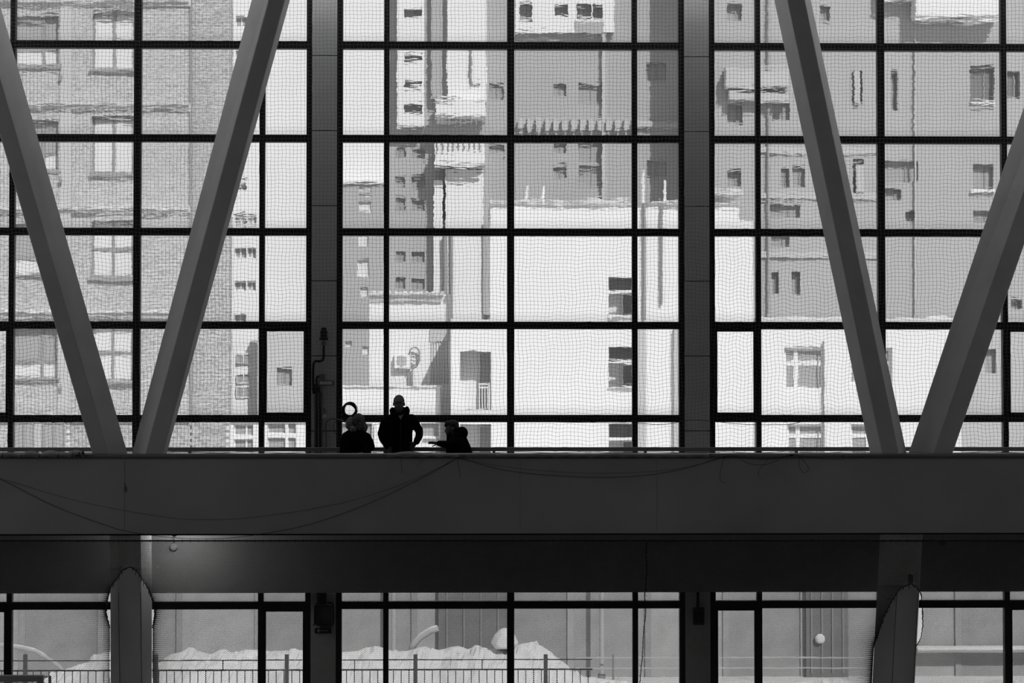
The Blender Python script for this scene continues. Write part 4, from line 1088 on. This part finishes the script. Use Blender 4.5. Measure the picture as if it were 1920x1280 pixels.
rings(j, [(749, 774.5, 12.5, .08, .02), (749.3, 777.5, 21, .10, .015), (749.5, 781, 26, .112, .01), (749.5, 786, 27, .12, .01), (750, 795, 25.5, .13, .01), (750.5, 812, 22.8, .135, .01), (751, 828, 22.4, .135, .01), (751, 845, 23.5, .14, .01), (751, 864, 24.5, .14, .01)])
limb(j, [(728, 786.5, .01, 9), (722, 794, .015, 9.6), (716.5, 813, .02, 8.8), (719, 822, 0, 8.6), (726.5, 835.5, -.06, 6.4)], 14)
limb(j, [(771.5, 784.5, .01, 8.8), (778, 793, .015, 8.6), (786.2, 808.5, .02, 7.4), (786, 817, 0, 7.2), (781.2, 827.5, -.055, 6.2)], 14)
ell(j, 711.5, 812, .02, 4, .05, 5); ell(j, 789.5, 804, .02, 3.6, .05, 4); ell(j, 789.5, 812, .02, 4, .05, 4)
skin_over(j, 'jacket', coat, man, .010, 2)
h = MB()
h.tube([Q(749.3, 769.5) + Vector((14.2*PXM*math.cos(a), .085*math.sin(a) + .01, .012*math.sin(a) - (.045 if math.sin(a) < -.55 else 0))) for a in [2*math.pi*k/24 for k in range(24)]], .038, 10, closed=True)
ell(h, 749.3, 770, .09, 16.5, .06, 8.5); ell(h, 735.5, 770.5, .02, 4.8, .06, 7.6); ell(h, 763, 769.5, .02, 5, .06, 8.4); ell(h, 740, 776, .0, 9, .075, 5.5); ell(h, 759, 775, .0, 9, .075, 5.5)
skin_over(h, 'hood', coat, man, .010, 2)
hr_ = MB(); ell(hr_, 748, 752.2, .008, 10.5, .096, 12.4)
hr_.v = [v if v[2] > Q(0, 749 + 0).z - (0 if v[1] < YM - .02 else .055) else (v[0], v[1], Q(0, 749).z - (0 if v[1] < YM - .02 else .055)) for v in hr_.v]
hr_.out('hair', hair_m, man, smooth=True)
sh = MB(); sh.prism([[Q(745.3, 775.5, -.098), Q(757.6, 775.5, -.098), Q(751.8, 786.5, -.137)], [Q(745.3, 775.5, -.06), Q(757.6, 775.5, -.06), Q(751.8, 786.5, -.1)]]); sh.out('shirt', shirt_m, man)
MB().tube([Q(751.8, 787, -.137), Q(751.6, 812, -.134), Q(751.3, 862, -.138)], .006, 6).out('zip', wire_m, man)

# the reaching figure at right
p = Q(860, FLOORPX); kid = thing('person', (p.x, YM, zslab), 'person in profile with a hood down the back, one arm reaching out to the left', 'person', 'people on the walkway')
b = MB(); rt = Matrix.Rotation(math.radians(-14), 3, 'Y')
ell(b, 848, 799.5, 0, 11.6, .072, 11.4); ell(b, 842.2, 807.5, 0, 7.4, .058, 8.4); ell(b, 839.4, 813, 0, 3.4, .028, 3.0)
ell(b, 834.9, 807.3, 0, 1.7, .014, 2.1); ell(b, 837.2, 803.3, 0, 2.2, .04, 2.2); ell(b, 836.4, 811.3, 0, 1.5, .02, .9)
ell(b, 849.5, 803.5, -.072, 2.2, .012, 3.4); ell(b, 849.5, 803.5, .072, 2.2, .012, 3.4); ell(b, 838.6, 802.8, -.035, 1.2, .012, 1.0)
limb(b, [(849.5, 808, 0, 7), (856, 824, 0, 7.4)])
rings(b, [(857, 822, 14, .12, 0), (858, 832, 16, .13, 0), (860, 846, 17, .12, 0), (861, 862, 17, .12, 0), (860, 874, 16, .12, 0)])
limb(b, [(853, 828, -.13, 4.6), (838, 833, -.17, 4.2), (820.5, 830, -.17, 3.4)]); limb(b, [(858, 828, .12, 4.6), (852, 848, .12, 4.2), (846, 862, .05, 3.4)])
hand(b, Q(820.5, 830, -.17), (-.97, 0, .06), (.1, -.35, .93), (0, .8, -.5), .8, .07, .86)
hand(b, Q(846, 862, .05), (-.5, 0, -.86), (-.7, .3, .3), (0, -1, 0), .9, .3, .86)
legs(kid, [(858, 855), (863, 864)], 876, b, (9.5, 7, 5.2))
skin_over(b, 'body', skin, kid, .006, 2)
j = MB()
rings(j, [(853, 815.5, 14.5, .10, 0), (856, 820, 19.2, .14, 0), (857.6, 827, 20.6, .165, 0), (859.5, 837, 23.2, .17, 0), (861, 848, 25, .17, 0), (861.5, 866, 25.6, .16, 0)])
limb(j, [(854, 827, -.12, 9.2), (840, 833, -.165, 7.8), (823.5, 830.6, -.17, 5.6)], 14); limb(j, [(858, 827, .12, 9), (852, 848, .12, 8), (848, 858, .06, 6)], 14)
ell(j, 845, 815.8, 0, 8.5, .085, 3.0)
skin_over(j, 'jacket', coat, kid, .010, 2)
h = MB(); ell(h, 866, 811.5, .0, 11.8, .125, 12.2); ell(h, 862, 816, 0, 14, .13, 8); skin_over(h, 'hood', coat, kid, .010, 3)
hm_ = MB(); ell(hm_, 849.4, 796.6, 0, 11.6, .078, 10.4); ell(hm_, 841.5, 793.2, 0, 7.6, .066, 5.2); ell(hm_, 853, 802, 0, 8.8, .076, 9); ell(hm_, 835.0, 797.2, 0, 1.8, .05, 4)
skin_over(hm_, 'hair', mat('dark_hair', .02, .7), kid, .008, 2)

# the fur-hooded figure at left
p = Q(668, FLOORPX); wom = thing('person', (p.x, YM, zslab), 'person in a dark parka with pale fur-trimmed hood and knit hat, beside the pier', 'person', 'people on the walkway')
b = MB()
ell(b, 672, 788, 0, 10.2, .086, 13.2); ell(b, 674, 797, -.028, 8.4, .066, 10.4); ell(b, 674.6, 804, -.05, 4.2, .028, 3.4)
ell(b, 675.5, 794.5, -.098, 1.6, .016, 3.0); ell(b, 675.4, 800.5, -.088, 2.8, .010, 1.0); ell(b, 674.5, 788.6, -.084, 6.4, .014, 1.4)
for sx in (-1, 1): ell(b, 672.5 + sx*9.6, 793, .012, 1.3, .018, 3.2); ell(b, 674.8 + sx*3.8, 791, -.084, 1.6, .010, 1.0)
limb(b, [(672, 800, .01, 7), (669, 815, .015, 7.4)])
rings(b, [(667, 814, 16, .08, .01), (667, 822, 20, .10, .01), (668, 840, 19, .11, .01), (668, 866, 18, .11, .01), (668, 876, 18, .11, .01)])
limb(b, [(648, 820, 0, 4.6), (645, 846, -.02, 4.2), (660, 850, -.12, 3.4)]); limb(b, [(689, 820, 0, 4.6), (696, 838, -.02, 4.2), (682, 848, -.12, 3.4)])
hand(b, Q(660, 850, -.13), (.9, -.3, -.1), (0, -.3, .95), (.2, -.9, 0), .85, .25, .84); hand(b, Q(682, 848, -.13), (-.9, -.3, -.1), (0, -.3, .95), (-.2, -.9, 0), .85, .25, .84)
legs(wom, [(660, 658), (677, 679)], 878, b, (9.8, 7.2, 5.2))
skin_over(b, 'body', skin, wom, .0065, 2)
j = MB()
rings(j, [(667, 806, 15, .09, .01), (666.5, 811.5, 22.5, .11, .01), (666.5, 818, 25, .125, .01), (667.5, 832, 26.5, .135, .01), (668, 846, 28, .14, .01), (668, 872, 28, .14, .01)])
limb(j, [(648.5, 818, .01, 8.2), (645.5, 832, .0, 8.2), (645, 846, -.03, 8.2), (657, 851, -.11, 6.4)], 14)
limb(j, [(688, 818.5, .01, 7.6), (692.5, 828, .0, 8.0), (695.5, 837.5, -.03, 7.8), (684, 847.5, -.11, 6.8)], 14)
ell(j, 698, 836.5, -.02, 4.8, .05, 5.6)
skin_over(j, 'parka', coat, wom, .010, 2)
def fluffy(mb, blobs, k, rr):
    for px, py, dy, rx, ry, rz in blobs:
        ell(mb, px, py, dy, rx, ry, rz)
        for q in range(k):
            a, c = random.uniform(0, 2*math.pi), math.acos(random.uniform(-1, 1))
            v = Vector((math.sin(c)*math.cos(a)*rx*PXM, math.sin(c)*math.sin(a)*ry, math.cos(c)*rz*PXM))
            mb.ball(Q(px, py, dy) + v*.96, random.uniform(*rr), 7)
    return mb
h = fluffy(MB(), [(657.8, 794.5, .02, 9.6, .09, 12.6), (683.2, 801, .015, 4.8, .07, 8.6), (670, 806, .06, 17, .06, 8), (663, 804, -.05, 6, .05, 5)], 130, (.009, .016))
skin_over(h, 'fur_hood', fur, wom, .007, 1, label='pale fluffy fur trim of the hood')
h = MB(); ell(h, 672.4, 787.4, -.004, 11.6, .100, 12.8); ell(h, 673.2, 793.5, -.004, 11.8, .102, 5.0)
h.tube([Q(671, 776), Q(672.4, 773.5), Q(674.5, 772.3)], .004, 5)
skin_over(h, 'hat', knit, wom, .008, 1)
